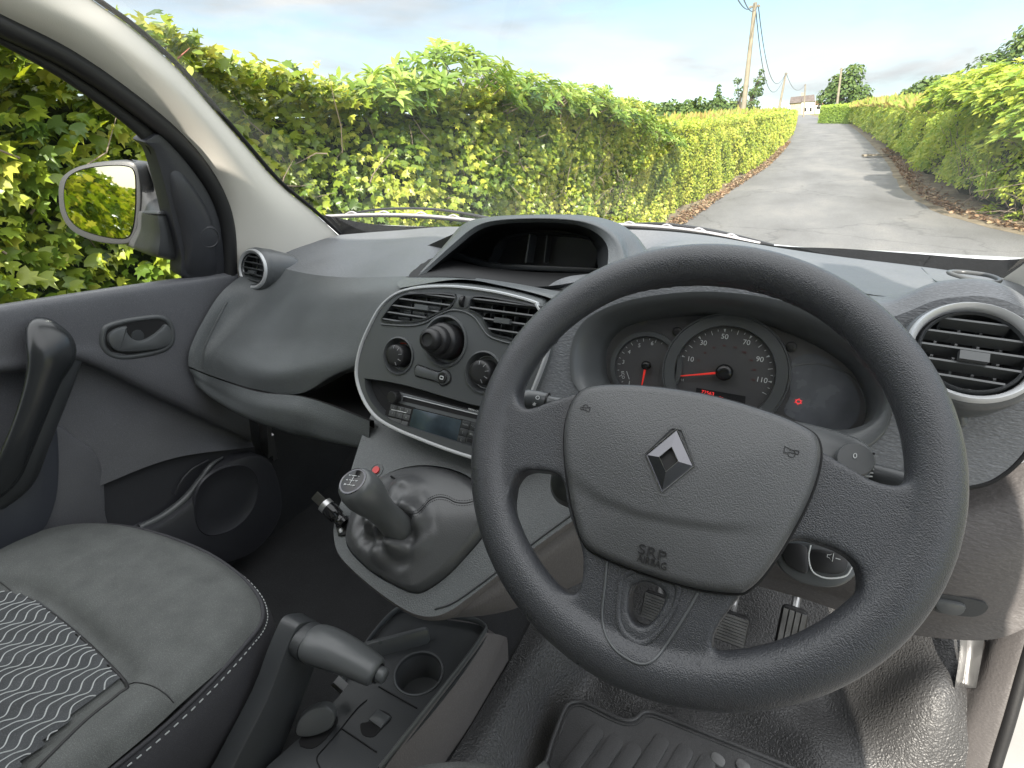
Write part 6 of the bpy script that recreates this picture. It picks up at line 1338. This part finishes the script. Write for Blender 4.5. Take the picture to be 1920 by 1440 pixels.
# far tree belt beyond the field on the left
belt = [(1238, 150, 4.8, 4.6), (1262, 150, 5.2, 5.0), (1288, 155, 5.0, 5.2), (1312, 150, 5.3, 5.0), (1334, 160, 4.6, 5.4), (1356, 150, 4.6, 5.0), (1372, 155, 4.2, 4.6), (1215, 145, 5.0, 4.8), (1195, 140, 5.0, 4.8)]
bl_l = ['far round tree at the left end of the tree belt, partly behind the elder', 'far bushy tree in the tree belt, second visible from the left', 'pale crowned far tree in the tree belt left of the pointed conifer', 'broad far tree just left of the pointed conifer', 'far tree directly beneath the pointed conifer', 'far tree just right of the pointed conifer', 'last far tree of the belt, nearest the pole', 'far tree of the belt behind the elder bush', 'leftmost far tree of the belt hidden mostly by the elder bush']
for i, (px_, y, h_, r_) in enumerate(belt):
    b0 = base_at(px_, y); s_ = random.Random(i)
    tree('field_tree', b0, [(s_.uniform(-1, 1), 0, h_*.55, r_*.55), (-r_*.4, 0, h_*.45, r_*.5), (r_*.45, 0, h_*.42, r_*.5), (0, 0, h_*.8, r_*.35)], 700, .75, LM['tree'], 80+i, bl_l[i], h_*.5, .25, 'trees beyond the field')
b0 = base_at(1343, 148)
cf = tree('conifer', b0, [(0, 0, 7.6-.9*k, .35+.26*k) for k in range(7)], 900, .5, LM['tree'], 95, 'pointed dark conifer rising above the far tree belt', 6, .2)
# round tree by the house, dark trees on the right
b0 = base_at(1575, 110); kx = 110/960*1.22
tree('round_tree', b0, [(0, 0, 4.2, 2.6), (-2.0, 0, 3.2, 1.9), (2.2, 0, 3.2, 2.1), (.8, 0, 6.3, 1.8), (-1.0, 0, 5.2, 1.6), (2.6, 0, 2.2, 1.8)], 3600, .42, LM['tree'], 101, 'rounded green tree at the top of the road beside a white house', 3.5, .3)
b0 = base_at(1722, 62); tree('dark_tree', b0, [(0, 0, 2.6, 1.1), (-1.0, 0, 2.2, .8), (.9, 0, 2.8, 1.1), (-1.6, 0, 1.7, .6), (1.9, 0, 2.5, 1.1)], 3600, .26, LM['tree'], 102, 'dark spreading tree behind the right hedge', 3, .25)
b0 = base_at(1895, 34); tree('dome_tree', b0, [(0, 0, 3.2, 1.3), (-1.2, 0, 2.7, 1.0), (1.4, 0, 3.4, 1.4), (.2, 0, 3.9, 1.0), (2.8, 0, 3.2, 1.4), (-2.2, 0, 2.1, .9)], 5200, .17, LM['tree'], 103, 'domed olive green tree rising behind the large bush at the right', 3, .25)
# weeds at the road's right edge
for i, (px_, py_, lb) in enumerate(((1848, 405, 'small leafy weed at the right road edge under the big bush'), (1905, 418, 'small leafy weed at the far right road edge'))):
    p = G(px_, py_); spray('weed', [((p[0], p[1], p[2]+.05), .14, .14, .14)], [14], 5, .10, LM['mix'], 110+i, lb, 'weed', face=(-.3, -.5, .5), ts=.2)
# poles and wires
def pole(pb, pt, y, r_, label):
    b_, t_ = Y(*pb, y), Y(*pt, y); b_ = b_+(b_-t_)*((b_[2]-gz(y))/max(.01, t_[2]-b_[2]))
    root = empty('utility_pole', tuple(map(float, b_))); iv = root.location.copy()
    o = tube('shaft', [b_-np.array((0, 0, .3)), b_*.5+t_*.5, t_], [r_*1.25, r_, r_*.8], M['wood'], root, 14); o.location = -iv
    d = np.array((.25, 0, 0)); o = mk('top_bracket', *barVF(t_-d-np.array((0, 0, .15)), t_+d-np.array((0, 0, .15)), .08, .08, (0, 0, 1)), M['wood'], root); o.location = -iv
    tag(root, label, 'pole', 'utility poles up the lane'); return t_
T1 = pole((1393, 213), (1416, 5), 32, .115, 'nearest wooden pole, the tallest, at the left of the lane'); T2 = pole((1463, 192), (1474, 136), 86, .14, 'second wooden pole left of the lane between the nearest pole and the house')
T3 = pole((1570, 192), (1578, 127), 88, .14, 'wooden pole in front of the round tree right of the lane'); T4 = pole((1508, 195), (1510, 158), 150, .16, 'short distant pole beside the house chimney')
def wire(a, b, sag, r_, lb):
    pts = [a*(1-t)+b*t-np.array((0, 0, sag*4*t*(1-t))) for t in np.linspace(0, 1, 25)]
    o = tube('overhead_wire', pts, r_, M['black'], None, 5); tag(o, lb, 'wire', 'overhead wires')
wire(T1, T2, 3.0, .022, 'lower sagging wire from the nearest pole to the second pole'); wire(T1+np.array((.15, 0, -.1)), T2, 2.2, .022, 'upper sagging wire from the nearest pole to the second pole')
wire(T1, Y(1290, -260, 4), .5, .012, 'wire leading off over the van from the nearest pole, left one'); wire(T1+np.array((.15, 0, -.1)), Y(1330, -260, 4), .5, .012, 'wire leading off over the van from the nearest pole, right one'); wire(T2, T4, 1.6, .03, 'sagging wire from the second pole to the distant pole')
# house at the top of the lane
hyy = 250; HFr = Fr(Y(1500, 208, hyy), (1, 0, 0), (0, 0, 1)); wht = mat('white_render', (.78, .77, .74), .8, var=.05, vscale=.5); slate = mat('slate_roof', (.16, .13, .13), .7, var=.2, vscale=1.5); ston = mat('stone_gable', (.42, .36, .27), .85, var=.2, vscale=1)
def hq(L, z=0): return HFr.pts(L)
root = empty('house', tuple(map(float, HFr.O))); iv = root.location.copy()
def hp2(nm, L, z0, z1, m): o = slab(nm, HFr, HFr.pts(L), z0, z1, m, root); o.location = -iv; return o
hp2('wall', [(1503, 225), (1528, 225), (1527, 190), (1503, 191)], -6, 0, wht); hp2('gable_wall', [(1482, 225), (1502.6, 225), (1502.6, 191), (1482, 194)], -6, -.4, ston)
hp2('roof', [(1480, 194), (1503, 192), (1503, 180), (1483, 182)], -6.4, .3, slate); hp2('roof', [(1503.4, 191), (1528, 190), (1527, 177.5), (1503.4, 180)], -6.4, .5, slate)
ch = hp2('chimney', [(1502, 186), (1507, 186), (1507, 173), (1502, 173)], -3, -1.5, ston)
for x_ in (1510, 1520): hp2('window', [(x_-2, 209), (x_+2, 209), (x_+2, 202), (x_-2, 202)], 0, .15, M['gloss'])
tag(root, 'white two storey house with slate roof and stone gable at the top of the lane', 'house')
root = empty('annex', tuple(map(float, HFr.P(1537, 208)))); iv = root.location.copy()
hp2('wall', [(1529, 230), (1544, 230), (1546, 197), (1529, 197)], -4, 1.5, wht); hp2('roof', [(1528.5, 197), (1546, 197), (1543, 189), (1529, 189.5)], -4.4, 1.9, mat('tile_roof', (.30, .13, .10), .7, var=.2)); hp2('window', [(1531, 205), (1538, 205), (1538, 200), (1531, 200)], 1.5, 1.7, M['gloss'])
tag(root, 'low white outbuilding with red roof joined to the right of the house', 'outbuilding')
# timber planks lying at the verge
p = G(1640, 296); 
for k, lb in enumerate(('grey timber plank lying on the right verge, the nearer one', 'grey timber plank lying on the right verge, the farther one')):
    o = mk('plank', *barVF(p+np.array((-.35, -.1+.35*k, .07+.02*k)), p+np.array((.65, .15+.35*k, .10)), .16, .05, (0, 0, 1)), M['wood'], None); tag(o, lb, 'plank', 'planks on the verge')
